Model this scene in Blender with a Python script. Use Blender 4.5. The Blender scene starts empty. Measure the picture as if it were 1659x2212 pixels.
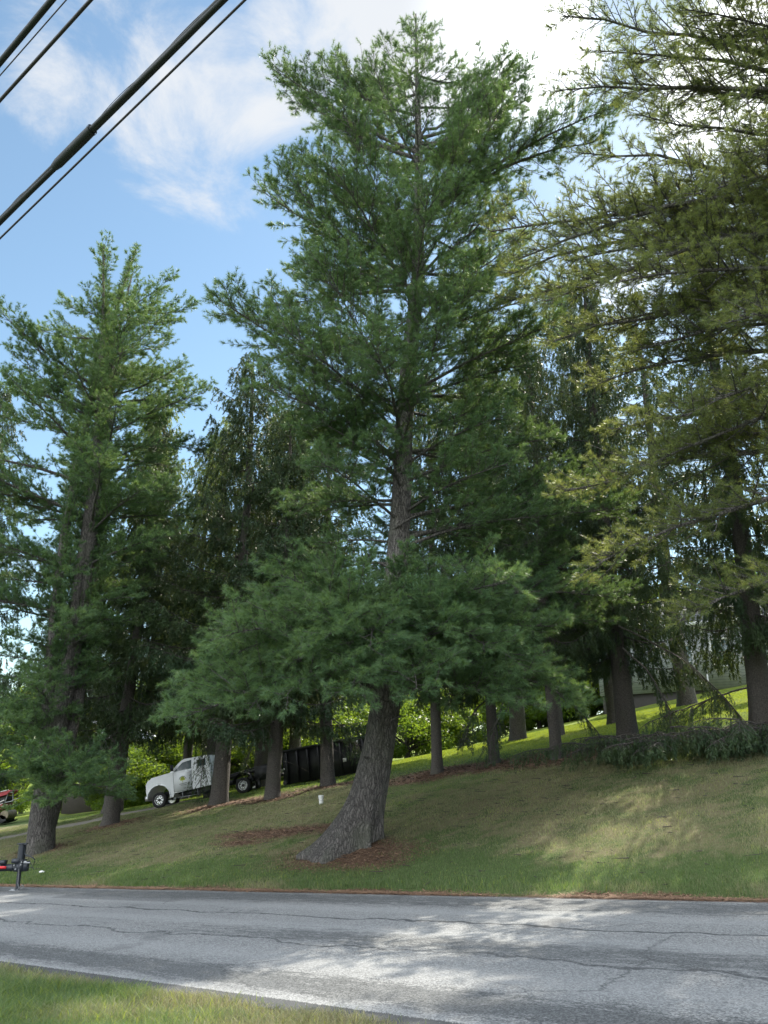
import bpy, math, random
import numpy as np
from mathutils import Vector, Matrix

R = math.radians
scene = bpy.context.scene
COL = scene.collection

# ------------------------------------------------------------------ camera
F_PX, CXP, CYP = 1597.0, 829.5, 1106.0      # focal length / centre on a 1659 x 2212 sheet
PITCH = R(19.0)
CAMZ = 1.5
cam = bpy.data.cameras.new('camera')
cam.sensor_fit = 'VERTICAL'
cam.sensor_height = 36.0
cam.lens = 36.0 * F_PX / 2212.0
cam.clip_start = 0.05
cam.clip_end = 3000
camo = bpy.data.objects.new('camera', cam)
COL.objects.link(camo)
camo.location = (0, 0, CAMZ)
camo.rotation_euler = (math.pi / 2 + PITCH, 0, 0)
scene.camera = camo

# ------------------------------------------------------------------ light
SUN_AZ, SUN_EL = R(32.0), R(45.0)           # azimuth clockwise from +Y
SUNV = np.array([math.sin(SUN_AZ) * math.cos(SUN_EL), math.cos(SUN_AZ) * math.cos(SUN_EL), math.sin(SUN_EL)])
sl = bpy.data.lights.new('sun', 'SUN')
sl.energy = 3.3
sl.angle = R(0.5)
sl.color = (1.0, 0.93, 0.80)
so = bpy.data.objects.new('sun', sl)
COL.objects.link(so)
so.rotation_euler = Vector(SUNV).to_track_quat('Z', 'Y').to_euler()
so.location = (20, 20, 40)

scene.view_settings.view_transform = 'Standard'
scene.view_settings.look = 'None'
scene.view_settings.exposure = 1.5
scene.view_settings.gamma = 1.0
scene.cycles.max_bounces = 8
scene.cycles.diffuse_bounces = 4
scene.cycles.transmission_bounces = 6
scene.cycles.transparent_max_bounces = 6


def pray(x, y):
    dx, dy = x - CXP, y - CYP
    return np.array([dx, F_PX * math.cos(PITCH) + dy * math.sin(PITCH), F_PX * math.sin(PITCH) - dy * math.cos(PITCH)])


world = bpy.data.worlds.new("World")
scene.world = world
world.use_nodes = True
WN, WL = world.node_tree.nodes, world.node_tree.links
WN.clear()


def wn(t, **kw):
    n = WN.new(t)
    for k, v in kw.items():
        setattr(n, k, v)
    return n


wout = wn('ShaderNodeOutputWorld')
wbg = wn('ShaderNodeBackground')
wbg.inputs['Strength'].default_value = 0.08
sky = wn('ShaderNodeTexSky')
sky.sky_type = 'NISHITA'
sky.sun_disc = False
sky.sun_elevation = SUN_EL
sky.sun_rotation = SUN_AZ
sky.air_density = 1.0
sky.dust_density = 0.15
sky.ozone_density = 1.6
tc = wn('ShaderNodeTexCoord')
nz = wn('ShaderNodeTexNoise')
nz.inputs['Scale'].default_value = 5.5
nz.inputs['Detail'].default_value = 7
nz.inputs['Roughness'].default_value = 0.64
nz.inputs['Distortion'].default_value = 0.5
mp = wn('ShaderNodeMapping')
mp.inputs['Scale'].default_value = (1, 1, 1.5)
mp.inputs['Location'].default_value = (3.1, 0.4, 1.7)
WL.new(tc.outputs['Generated'], mp.inputs['Vector'])
WL.new(mp.outputs['Vector'], nz.inputs['Vector'])
acc = None
# cloud banks: direction on the sky dome, angular radius (deg), weight
for (cx, cy, rr, wt) in [(780, 90, 10, .38), (1050, 40, 9, .30), (230, 60, 9, .24),
                         (420, 310, 8, .30), (560, 170, 6, .18), (90, 190, 5, .12), (1600, 160, 7, .50),
                         (1000, -250, 14, .4), (500, 20, 5, .06), (1500, 900, 22, .2), (60, 1250, 14, .15), (1250, 180, 5, .16)]:
    d = pray(cx, cy)
    d = d / np.linalg.norm(d)
    dot = wn('ShaderNodeVectorMath', operation='DOT_PRODUCT')
    WL.new(tc.outputs['Generated'], dot.inputs[0])
    dot.inputs[1].default_value = d
    mr = wn('ShaderNodeMapRange', interpolation_type='SMOOTHSTEP')
    mr.inputs['From Min'].default_value = math.cos(R(rr))
    mr.inputs['From Max'].default_value = 1.0
    mr.inputs['To Max'].default_value = wt
    WL.new(dot.outputs['Value'], mr.inputs['Value'])
    if acc is None:
        acc = mr.outputs[0]
    else:
        a = wn('ShaderNodeMath', operation='ADD')
        WL.new(acc, a.inputs[0])
        WL.new(mr.outputs[0], a.inputs[1])
        acc = a.outputs[0]
a = wn('ShaderNodeMath', operation='ADD')
WL.new(acc, a.inputs[0])
WL.new(nz.outputs['Fac'], a.inputs[1])
mask = wn('ShaderNodeMapRange', interpolation_type='SMOOTHSTEP')
mask.inputs['From Min'].default_value = 0.66
mask.inputs['From Max'].default_value = 1.02
mask.inputs['To Max'].default_value = 0.95
WL.new(a.outputs[0], mask.inputs['Value'])
# clouds are brightest where the sun stands behind them
ds = wn('ShaderNodeVectorMath', operation='DOT_PRODUCT')
WL.new(tc.outputs['Generated'], ds.inputs[0])
ds.inputs[1].default_value = SUNV
sg = wn('ShaderNodeMapRange', interpolation_type='SMOOTHSTEP')
sg.inputs['From Min'].default_value = 0.93
sg.inputs['From Max'].default_value = 1.0
sg.inputs['To Min'].default_value = 4.2
sg.inputs['To Max'].default_value = 13.0
WL.new(ds.outputs['Value'], sg.inputs['Value'])
# unseen bright clouds added behind the camera to lighten the shaded sides
db = wn('ShaderNodeVectorMath', operation='DOT_PRODUCT')
WL.new(tc.outputs['Generated'], db.inputs[0])
db.inputs[1].default_value = (-0.35, -0.80, 0.49)
bk_ = wn('ShaderNodeMapRange', interpolation_type='SMOOTHSTEP')
bk_.inputs['From Min'].default_value = 0.05
bk_.inputs['From Max'].default_value = 0.55
bk_.inputs['To Max'].default_value = 17.0
WL.new(db.outputs['Value'], bk_.inputs['Value'])
sgb = wn('ShaderNodeMath', operation='ADD')
WL.new(sg.outputs[0], sgb.inputs[0])
WL.new(bk_.outputs[0], sgb.inputs[1])
bm_ = wn('ShaderNodeMapRange', interpolation_type='SMOOTHSTEP')
bm_.inputs['From Min'].default_value = 0.05
bm_.inputs['From Max'].default_value = 0.55
bm_.inputs['To Max'].default_value = 0.38
WL.new(db.outputs['Value'], bm_.inputs['Value'])
a2_ = wn('ShaderNodeMath', operation='ADD')
WL.new(a.outputs[0], a2_.inputs[0])
WL.new(bm_.outputs[0], a2_.inputs[1])
WL.new(a2_.outputs[0], mask.inputs['Value'])
cc = wn('ShaderNodeVectorMath', operation='SCALE')
cc.inputs[0].default_value = (0.93, 0.96, 1.0)
WL.new(sgb.outputs[0], cc.inputs['Scale'])
mx = wn('ShaderNodeMix', data_type='RGBA')
WL.new(mask.outputs[0], mx.inputs['Factor'])
tint = wn('ShaderNodeMix', data_type='RGBA', blend_type='MULTIPLY')
tint.inputs['Factor'].default_value = 1.0
tint.inputs[7].default_value = (1.08, 1.10, 0.95, 1)
WL.new(sky.outputs[0], tint.inputs[6])
WL.new(tint.outputs[2], mx.inputs[6])
WL.new(cc.outputs[0], mx.inputs[7])
WL.new(mx.outputs[2], wbg.inputs['Color'])
WL.new(wbg.outputs[0], wout.inputs['Surface'])

# ------------------------------------------------------------------ helpers
rng = np.random.default_rng(7)
random.seed(7)
UP = np.array([0, 0, 1.0])


def nrm(a):
    return a / np.maximum(np.linalg.norm(a, axis=-1, keepdims=True), 1e-9)


def tag(o, label=None, cat=None, group=None, kind=None):
    if label: o['label'] = label
    if cat: o['category'] = cat
    if group: o['group'] = group
    if kind: o['kind'] = kind
    return o


def empty(name, loc, label, cat, group=None):
    o = bpy.data.objects.new(name, None)
    o.empty_display_size = 0.3
    COL.objects.link(o)
    o.location = [float(v) for v in loc]
    return tag(o, label, cat, group)


def mk(name, V, Fs, mat, parent=None, tint=None, smooth=False, midx=None):
    V = np.asarray(V, dtype=np.float32).reshape(-1, 3)
    if not isinstance(Fs, list):
        Fs = [Fs]
    Fs = [np.asarray(f, dtype=np.int32) for f in Fs if len(f)]
    me = bpy.data.meshes.new(name)
    me.vertices.add(len(V))
    me.vertices.foreach_set('co', V.ravel())
    loops = np.concatenate([f.ravel() for f in Fs])
    tot = np.concatenate([np.full(len(f), f.shape[1], dtype=np.int32) for f in Fs])
    start = np.concatenate([[0], np.cumsum(tot)[:-1]]).astype(np.int32)
    me.loops.add(len(loops))
    me.loops.foreach_set('vertex_index', loops)
    me.polygons.add(len(tot))
    me.polygons.foreach_set('loop_start', start)
    me.polygons.foreach_set('loop_total', tot)
    if smooth:
        me.polygons.foreach_set('use_smooth', np.ones(len(tot), dtype=bool))
    for m in (mat if isinstance(mat, (list, tuple)) else [mat]):
        me.materials.append(m)
    if midx is not None:
        me.polygons.foreach_set('material_index', np.asarray(midx, dtype=np.int32))
    me.update(calc_edges=True)
    me.validate()
    if tint is not None:
        for an, arr in (tint.items() if isinstance(tint, dict) else [('tint', tint)]):
            at = me.attributes.new(an, 'FLOAT', 'POINT')
            at.data.foreach_set('value', np.asarray(arr, dtype=np.float32).ravel())
    o = bpy.data.objects.new(name, me)
    COL.objects.link(o)
    if parent is not None:
        o.parent = parent
    return o


def copy_thing(root, loc, rz, sc, label):
    r = root.copy()
    COL.objects.link(r)
    r.location = [float(v) for v in loc]
    r.rotation_euler = (rng.normal(0, .012), rng.normal(0, .012), rz)
    r.scale = sc
    r['label'] = label
    for ch in list(root.children):
        c = ch.copy()
        COL.objects.link(c)
        c.parent = r
    return r


def tubes(P, Rd, sides=3):
    """P (N,K,3), Rd (N,K) -> verts, quads."""
    N, K, _ = P.shape
    T = np.empty_like(P)
    T[:, 1:-1] = P[:, 2:] - P[:, :-2]
    T[:, 0] = P[:, 1] - P[:, 0]
    T[:, -1] = P[:, -1] - P[:, -2]
    T = nrm(T)
    ref = np.where(np.abs(T[:, :1, 2:3]) > 0.85, np.array([1.0, 0, 0]), UP)
    A = nrm(np.cross(T, np.broadcast_to(ref, T.shape)))
    B = np.cross(T, A)
    th = np.arange(sides) * 2 * math.pi / sides
    V = P[:, :, None, :] + Rd[:, :, None, None] * (A[:, :, None, :] * np.cos(th)[None, None, :, None] + B[:, :, None, :] * np.sin(th)[None, None, :, None])
    base = (np.arange(N)[:, None, None] * K + np.arange(K - 1)[None, :, None]) * sides
    j = np.arange(sides)[None, None, :]
    j2 = (j + 1) % sides
    Q = np.stack([base + j, base + j2, base + sides + j2, base + sides + j], axis=-1).reshape(-1, 4)
    return V.reshape(-1, 3), Q


class Acc:
    def __init__(s):
        s.V, s.F, s.T, s.n = [], {}, [], 0

    def add(s, V, Fc, t=0.0):
        V = np.asarray(V, dtype=float).reshape(-1, 3)
        Fc = np.asarray(Fc)
        s.V.append(V)
        s.F.setdefault(Fc.shape[1], []).append(Fc + s.n)
        s.T.append(np.broadcast_to(np.asarray(t, dtype=float), (len(V),)))
        s.n += len(V)

    def box(s, c, size, rot=None, taper=None):
        x, y, z = [v / 2 for v in size]
        V = np.array([[i * x, j * y, k * z] for k in (-1, 1) for j in (-1, 1) for i in (-1, 1)], dtype=float)
        if taper is not None:
            V[4:, 0] *= taper[0]
            V[4:, 1] *= taper[1]
        if rot is not None:
            V = V @ np.array(rot.to_matrix()).T if hasattr(rot, 'to_matrix') else V @ np.array(rot).T
        V = V + np.array(c)
        s.add(V, [[0, 2, 3, 1], [4, 5, 7, 6], [0, 1, 5, 4], [2, 6, 7, 3], [0, 4, 6, 2], [1, 3, 7, 5]])
        return s

    def cyl(s, a, b, r0, r1=None, sides=16, cap=True):
        r1 = r0 if r1 is None else r1
        P = np.array([[a, b]], dtype=float)
        V, Q = tubes(P, np.array([[r0, r1]]), sides)
        s.add(V, Q)
        if cap:
            for (c, off, fl) in ((a, 0, 1), (b, sides, 0)):
                VV = np.vstack([V[off:off + sides], [c]])
                i = np.arange(sides)
                j = (i + 1) % sides
                T = np.stack([i, j, np.full(sides, sides)], axis=-1)
                s.add(VV, T[:, ::-1] if fl else T)
        return s

    def path(s, pts, r, sides=8):
        P = np.array([pts], dtype=float)
        rr = np.full((1, len(pts)), r) if np.isscalar(r) else np.array([r])
        V, Q = tubes(P, rr, sides)
        s.add(V, Q)
        return s

    def prism(s, prof, y0, y1):
        """profile in x,z extruded along y"""
        n = len(prof)
        V = np.array([[p[0], y0, p[1]] for p in prof] + [[p[0], y1, p[1]] for p in prof], dtype=float)
        i = np.arange(n)
        j = (i + 1) % n
        s.add(V, np.stack([i, j, j + n, i + n], axis=-1))
        s.add(V[:n], [list(range(n))])
        s.add(V[n:], [list(range(n))[::-1]])
        return s

    def build(s, name, mat, parent=None, smooth=False, tint=False):
        return mk(name, np.vstack(s.V), [np.vstack(f) for f in s.F.values()], mat, parent,
                  tint=np.concatenate(s.T) if tint else None, smooth=smooth)


# ------------------------------------------------------------------ materials
class M:
    def __init__(s, name):
        s.m = bpy.data.materials.new(name)
        s.m.use_nodes = True
        s.N, s.L = s.m.node_tree.nodes, s.m.node_tree.links
        s.b = s.N['Principled BSDF']
        s.out = s.N['Material Output']

    def n(s, t, inp=None, **kw):
        nd = s.N.new(t)
        for k, v in kw.items():
            setattr(nd, k, v)
        for k, v in (inp or {}).items():
            if isinstance(v, bpy.types.NodeSocket):
                s.L.new(v, nd.inputs[k])
            else:
                nd.inputs[k].default_value = v
        return nd

    def tex(s, t, scale, vec, **kw):
        inp = {'Scale': scale, 'Vector': vec}
        inp.update(kw.pop('inp', {}))
        return s.n(t, inp, **kw)

    def math(s, op, a, b=0.0, c=None, clamp=False):
        nd = s.n('ShaderNodeMath', {0: a, 1: b}, operation=op, use_clamp=clamp)
        if c is not None:
            if isinstance(c, bpy.types.NodeSocket): s.L.new(c, nd.inputs[2])
            else: nd.inputs[2].default_value = c
        return nd.outputs[0]

    def ss(s, v, a, b, lo=0.0, hi=1.0):
        nd = s.n('ShaderNodeMapRange', {'Value': v, 'From Min': a, 'From Max': b, 'To Min': lo, 'To Max': hi}, interpolation_type='SMOOTHSTEP')
        return nd.outputs[0]

    def mix(s, f, a, b, bt='MIX'):
        nd = s.n('ShaderNodeMix', data_type='RGBA', blend_type=bt)
        for k, v in ((0, f), (6, a), (7, b)):
            if isinstance(v, bpy.types.NodeSocket): s.L.new(v, nd.inputs[k])
            else: nd.inputs[k].default_value = v if k == 0 else (*v, 1)
        return nd.outputs[2]

    def attr(s, name):
        return s.n('ShaderNodeAttribute', attribute_name=name).outputs['Fac']

    def obj(s, scale=(1, 1, 1), which='Object'):
        t = s.n('ShaderNodeTexCoord')
        return s.n('ShaderNodeMapping', {'Vector': t.outputs[which], 'Scale': scale}).outputs[0]

    def set(s, **kw):
        for k, v in kw.items():
            k = k.replace('_', ' ')
            if isinstance(v, bpy.types.NodeSocket): s.L.new(v, s.b.inputs[k])
            else: s.b.inputs[k].default_value = (*v, 1) if isinstance(v, tuple) and len(v) == 3 else v
        return s

    def bump(s, h, strength=0.5, dist=0.02):
        nd = s.n('ShaderNodeBump', {'Height': h, 'Strength': strength, 'Distance': dist})
        s.L.new(nd.outputs[0], s.b.inputs['Normal'])


def plain(name, col, rough=0.5, metal=0.0, dirt=0.15, scale=4.0, spec=0.5):
    m = M(name)
    v = m.obj()
    nz = m.tex('ShaderNodeTexNoise', scale, v, inp={'Detail': 5.0, 'Roughness': 0.65})
    f = m.ss(nz.outputs['Fac'], 0.35, 0.75)
    c = m.mix(m.math('MULTIPLY', f, dirt * 2), col, tuple(x * 0.45 + 0.02 for x in col))
    m.set(Base_Color=c, Roughness=m.ss(nz.outputs['Fac'], 0.3, 0.7, rough, min(1, rough + .2)), Metallic=metal)
    m.b.inputs['Specular IOR Level'].default_value = spec
    return m.m


def needle_mat(name, dark, light, trans, tfac=0.4):
    m = M(name)
    t = m.attr('tint')
    c = m.mix(t, dark, light)
    m.set(Base_Color=c, Roughness=0.42)
    m.b.inputs['Specular IOR Level'].default_value = 0.4
    tr = m.n('ShaderNodeBsdfTranslucent', {'Color': m.mix(t, tuple(x * .75 for x in trans), trans)})
    mx = m.n('ShaderNodeMixShader', {0: tfac, 1: m.b.outputs[0], 2: tr.outputs[0]})
    m.L.new(mx.outputs[0], m.out.inputs['Surface'])
    return m.m


MAT = {}
MAT['pine'] = needle_mat('pine_needles', (0.050, 0.122, 0.064), (0.130, 0.210, 0.092), (0.22, 0.33, 0.07), 0.40)
MAT['pine_warm'] = needle_mat('pine_needles_backlit', (0.065, 0.110, 0.048), (0.140, 0.185, 0.070), (0.34, 0.38, 0.09), 0.50)  # golden backlight put into the needle colour of the right-hand pine
MAT['spruce'] = needle_mat('spruce_needles', (0.030, 0.066, 0.034), (0.075, 0.115, 0.045), (0.13, 0.17, 0.03), 0.28)
MAT['spruce_light'] = needle_mat('spruce_needles_light', (0.050, 0.105, 0.045), (0.115, 0.175, 0.060), (0.30, 0.36, 0.06), 0.46)  # lit copy of the spruce needles, sunlight put into a paler colour
MAT['leaf'] = needle_mat('broad_leaves', (0.035, 0.085, 0.015), (0.085, 0.16, 0.02), (0.30, 0.42, 0.03), 0.5)


def bark(name, dark, light, sx, sz, bumpd):
    m = M(name)
    v = m.obj((1, 1, 1))
    nz = m.tex('ShaderNodeTexNoise', 3.0, v, inp={'Detail': 4.0})
    add = m.n('ShaderNodeVectorMath', {0: nz.outputs['Color']}, operation='SCALE')
    add.inputs['Scale'].default_value = 0.22
    v2 = m.n('ShaderNodeVectorMath', {0: v, 1: add.outputs[0]}, operation='ADD').outputs[0]
    v3 = m.n('ShaderNodeMapping', {'Vector': v2, 'Scale': (sx, sx, sz)}).outputs[0]
    vo = m.n('ShaderNodeTexVoronoi', {'Vector': v3, 'Scale': 1.0}, feature='DISTANCE_TO_EDGE')
    vo2 = m.n('ShaderNodeTexVoronoi', {'Vector': v3, 'Scale': 2.3}, feature='DISTANCE_TO_EDGE')
    e = m.ss(vo.outputs['Distance'], 0.0, 0.22)
    e2 = m.ss(vo2.outputs['Distance'], 0.0, 0.25)
    h = m.math('ADD', m.math('MULTIPLY', e, 0.7), m.math('MULTIPLY', e2, 0.3))
    fine = m.tex('ShaderNodeTexNoise', 30.0, v, inp={'Detail': 6.0, 'Roughness': .7})
    big = m.tex('ShaderNodeTexNoise', 1.1, v, inp={'Detail': 3.0})
    c = m.mix(h, dark, light)
    c = m.mix(m.ss(fine.outputs['Fac'], .35, .75, 0, .45), c, tuple(x * 1.5 for x in light))
    c = m.mix(m.ss(big.outputs['Fac'], .45, .7, 0, .5), c, (light[0] * .7, light[1] * .85, light[2] * .62))
    m.set(Base_Color=c, Roughness=0.92)
    hh = m.math('ADD', h, m.math('MULTIPLY', fine.outputs['Fac'], 0.25))
    m.bump(hh, 1.0, bumpd)
    return m.m


MAT['bark'] = bark('pine_bark', (0.022, 0.020, 0.019), (0.160, 0.146, 0.136), 17.0, 2.6, 0.06)
MAT['bark_spruce'] = bark('spruce_bark', (0.030, 0.027, 0.025), (0.098, 0.088, 0.078), 22.0, 11.0, 0.015)
MAT['white_paint'] = plain('white_paint', (0.74, 0.76, 0.78), 0.28, dirt=.06)
MAT['black_steel'] = plain('black_painted_steel', (0.010, 0.011, 0.013), 0.42, dirt=.3)
MAT['jack_steel'] = plain('dark_grey_painted_steel', (0.016, 0.021, 0.030), 0.38, dirt=.3, scale=14)
MAT['rubber'] = plain('tyre_rubber', (0.012, 0.012, 0.013), 0.8)
MAT['chrome'] = plain('polished_alloy', (0.65, 0.66, 0.68), 0.22, 0.9)
MAT['steel'] = plain('bare_steel', (0.30, 0.31, 0.32), 0.4, 0.8)
MAT['red_paint'] = plain('red_paint', (0.30, 0.012, 0.022), 0.35, dirt=.2)
MAT['red_lens'] = plain('red_reflector', (0.55, 0.015, 0.02), 0.2, dirt=.02)
MAT['dark_glass'] = plain('tinted_glass', (0.020, 0.045, 0.045), 0.06, 0.0, dirt=.0)
MAT['lamp_glass'] = plain('lamp_glass', (0.5, 0.52, 0.53), 0.1, 0.3)
MAT['emblem_yellow'] = plain('emblem_yellow_green', (0.46, 0.52, 0.06), 0.5, dirt=.02)
MAT['emblem_dark'] = plain('lettering_dark_green', (0.03, 0.05, 0.035), 0.5, dirt=.02)
MAT['sticker'] = plain('white_sticker', (0.62, 0.62, 0.60), 0.5, dirt=.1)
MAT['plastic_white'] = plain('white_plastic', (0.72, 0.72, 0.70), 0.4, dirt=.12, scale=9)
MAT['wood_cut'] = plain('weathered_branch', (0.20, 0.15, 0.10), 0.9, dirt=.4, scale=12)
MAT['dark_bark'] = plain('dry_twig', (0.055, 0.045, 0.038), 0.9, dirt=.2)
MAT['trim_white'] = plain('white_trim', (0.66, 0.68, 0.68), 0.5)
MAT['tan_wall'] = plain('tan_wall', (0.34, 0.31, 0.25), 0.8)
MAT['window'] = plain('house_window_glass', (0.16, 0.22, 0.23), 0.08, dirt=.2)
MAT['cable'] = plain('cable_jacket', (0.012, 0.016, 0.018), 0.5, dirt=.2)
MAT['cable2'] = plain('aged_wire', (0.035, 0.030, 0.034), 0.5, dirt=.2)

# ------------------------------------------------------------------ terrain
UD = np.array([0.784, -0.620])      # along the road, to the right and towards the camera
VD = np.array([0.620, 0.784])       # across the road, away from the camera
GU = 0.0763                          # the whole place climbs to the right
V_NEAR, V_FAR = 5.05, 11.84
ctrl = np.array([(-12.4, 2.55, .26), (-15.3, 10.5, .234), (-9, 11.6, .241), (-33.7, 12.5, .176), (-28.6, 3.7, .23),
                 (-37.9, 15.6, .144), (-12.4, 35.7, .182), (-22.4, 12.5, .208), (-24.8, 11.8, .186), (-28.8, 12.5, .168),
                 (-31.9, 8.8, .174), (-38, 30, .14), (-5, 4, .25)])
_A = np.stack([np.ones(len(ctrl)), ctrl[:, 0], ctrl[:, 1], ctrl[:, 1] ** 2], axis=1)
_C = np.linalg.lstsq(_A, ctrl[:, 2], rcond=None)[0]


def uv(x, y):
    return x * UD[0] + y * UD[1], x * VD[0] + y * VD[1]


def xy(u, v):
    return u * UD[0] + v * VD[0], u * UD[1] + v * VD[1]


def plane_z(u):
    return GU * 70 * np.tanh(np.asarray(u) / 70) if False else GU * np.clip(u, -75, 45)


def ground_uv(u, v):
    u = np.asarray(u, dtype=float)
    v = np.asarray(v, dtype=float)
    w = v - V_FAR
    ws = np.clip(w, 0, None)
    uc = np.clip(u, -45, 6)
    wc = np.clip(ws, 0, 38)
    s = _C[0] + _C[1] * uc + _C[2] * wc + _C[3] * wc ** 2
    s = np.clip(s, .10, .30)
    lift = s * ws
    lift = 25 * np.tanh(lift / 25)
    ramp = np.clip(ws / 0.8, 0, 1)
    nzv = (np.sin(u * 1.3 + v * .7) * np.sin(v * 1.1 - u * .4) * .035 + np.sin(u * 3.1 + 1) * np.sin(v * 2.7) * .012) * ramp
    near = np.clip((V_NEAR - v), 0, 4) * 0.05
    return plane_z(u) + lift + nzv + near


def gz(x, y):
    return float(ground_uv(*uv(x, y)))


def hit(px, py):
    """where the line of sight through sheet point px,py meets the ground"""
    d = pray(px, py)
    d = d / d[1]
    prev = 2.0
    for Y in np.arange(2.0, 160, 0.1):
        z = CAMZ + d[2] * Y
        if z <= gz(d[0] * Y, Y):
            return np.array([d[0] * Y, Y, gz(d[0] * Y, Y)])
    return np.array([d[0] * 60, 60, gz(d[0] * 60, 60)])


def at(px, py, Y):
    d = pray(px, py)
    d = d / d[1]
    return np.array([d[0] * Y, Y, CAMZ + d[2] * Y])


def depth(p):
    return p[1] * math.cos(PITCH) + (p[2] - CAMZ) * math.sin(PITCH)


def gpt(px, Y):
    """ground point at forward distance Y in the column through px (near the horizon)"""
    d = pray(px, 1650)
    x = d[0] / d[1] * Y
    return np.array([x, Y, gz(x, Y)])


def spaced(segs):
    out = [segs[0][0]]
    for a, b, st in segs:
        n = max(1, int(round((b - a) / st)))
        out += list(a + (b - a) * (np.arange(n) + 1) / n)
    return np.array(out)


us = spaced([(-900, -200, 100), (-200, -80, 12), (-80, -46, 2), (-46, 8, .2), (8, 30, 1), (30, 120, 10), (120, 900, 130)])
vs = spaced([(-900, -100, 100), (-100, -10, 10), (-10, 1, 1), (1, 5.05, .15), (5.05, 11.84, .97), (11.84, 27, .18), (27, 60, .8), (60, 140, 6), (140, 900, 95)])
UU, VV = np.meshgrid(us, vs, indexing='ij')
XX, YY = xy(UU, VV)
ZZ = ground_uv(UU, VV)
ZZ = np.where((VV > V_NEAR + .1) & (VV < V_FAR - .1), ZZ - 0.12, ZZ)

def vnoise(u, v, s, seed=0):
    r = np.random.default_rng(seed)
    out = np.zeros_like(u)
    for k in range(7):
        a = r.uniform(0, 2 * math.pi)
        fq = s * r.uniform(.6, 2.0)
        out += np.sin((u * math.cos(a) + v * math.sin(a)) * fq + r.uniform(0, 6.28))
    return out / 3.2


# tree positions used for the needle litter under them: (u, v, radius)
litter_spots = []


def litter(px, py, ru, rv, wgt=1.0):
    p = hit(px, py)
    u, v = uv(p[0], p[1])
    litter_spots.append((u, v, ru, rv, wgt))


for a_ in [(752, 1846, 2.0, .9, 1.05), (790, 1858, 1.2, .5, 1.0), (600, 1802, 2.6, .55, 1.1), (520, 1822, 1.2, .35, .9), (690, 1786, 1.6, .35, .8), (90, 1838, 1.4, .8, 1), (243, 1782, 1.5, 1.2, 1),
           (480, 1738, 1.8, 1.3, 1.1), (540, 1730, 2.4, 1.0, 1.0), (592, 1725, 1.5, 1.2, 1), (705, 1700, 1.6, 1.1, 1), (945, 1672, 2.2, 1.2, 1.2), (1000, 1662, 2.6, 1.4, 1.3),
           (1100, 1650, 2.4, 1.5, 1.3), (1210, 1642, 2.2, 1.3, 1.3), (1280, 1622, 1.8, 1.2, 1.2), (1360, 1610, 2.4, 1.6, 1.2), (1450, 1600, 2, 1.4, 1.2), (1560, 1590, 2, 1.6, 1.1),
           (1650, 1580, 2.4, 1.4, 1.1), (880, 1690, 1.8, .8, .9), (1550, 1480, 3.0, 1.2, 1.2), (1470, 1490, 3, 1.0, 1), (1640, 1468, 3, 1.2, 1)]:
    litter(*a_)


def litter_at(u, v):
    L = np.zeros_like(u)
    for (a, b, ru, rv, wgt) in litter_spots:
        d2 = ((u - a) / ru) ** 2 + ((v - b) / rv) ** 2
        L = np.maximum(L, wgt * np.exp(-d2 * .8))
    # fallen needles along the road edge
    w = v - V_FAR
    en = np.clip(.55 + .55 * vnoise(u, 0 * v, 1.6, 41) + .3 * vnoise(u, 0 * v, 6.0, 42), 0, 1.1)
    L = np.maximum(L, en * np.exp(-((w - .05) / (.08 + .10 * en)) ** 2))
    return L


# driveway: a gravel track climbing from the left
dr = [hit(px, py) for px, py in [(-120, 1836), (0, 1811), (110, 1789), (215, 1770), (300, 1752), (380, 1736)]]
dr = np.array([uv(p[0], p[1]) for p in dr])
dr = np.vstack([dr, dr[-1] + (dr[-1] - dr[-2]) * 1.2])


def seg_dist(u, v, P):
    best = np.full(u.shape, 1e9)
    for a, b in zip(P[:-1], P[1:]):
        ab = b - a
        t = np.clip(((u - a[0]) * ab[0] + (v - a[1]) * ab[1]) / (ab @ ab), 0, 1)
        best = np.minimum(best, np.hypot(u - a[0] - t * ab[0], v - a[1] - t * ab[1]))
    return best


def drive_at(u, v):
    return np.clip(1.5 - seg_dist(u, v, dr) / 1.0, 0, 1)


def dry_at(u, v):
    w = v - V_FAR
    d = .60 + .36 * vnoise(u, v, .9, 3) + .15 * vnoise(u, v, 2.6, 5)
    d = d + .16 * vnoise(u, v, 6.5, 6) + .12 * vnoise(u, v, 13.0, 16)
    d = d - .8 * np.exp(-((w - .9) / .9) ** 2)                 # greener just above the road
    d = d + .12 * np.exp(-((w - 5.5) / 2.5) ** 2)
    d = np.where(w > 12.0, d - .45 - .25 * np.clip((w - 12) / 3, 0, 1), d)
    near = V_NEAR - v
    d = np.where(v < V_NEAR, 1.25 - near * 1.05 + .55 * vnoise(u, v, 2.2, 9) + .30 * np.clip(u + 6.5, -1.5, 3), d)
    return np.where(w > 0, np.clip(d, 0, .64), np.clip(d, 0, 1))


LIT = litter_at(UU, VV)
DRV = drive_at(UU, VV)
DRY = dry_at(UU, VV)

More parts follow.
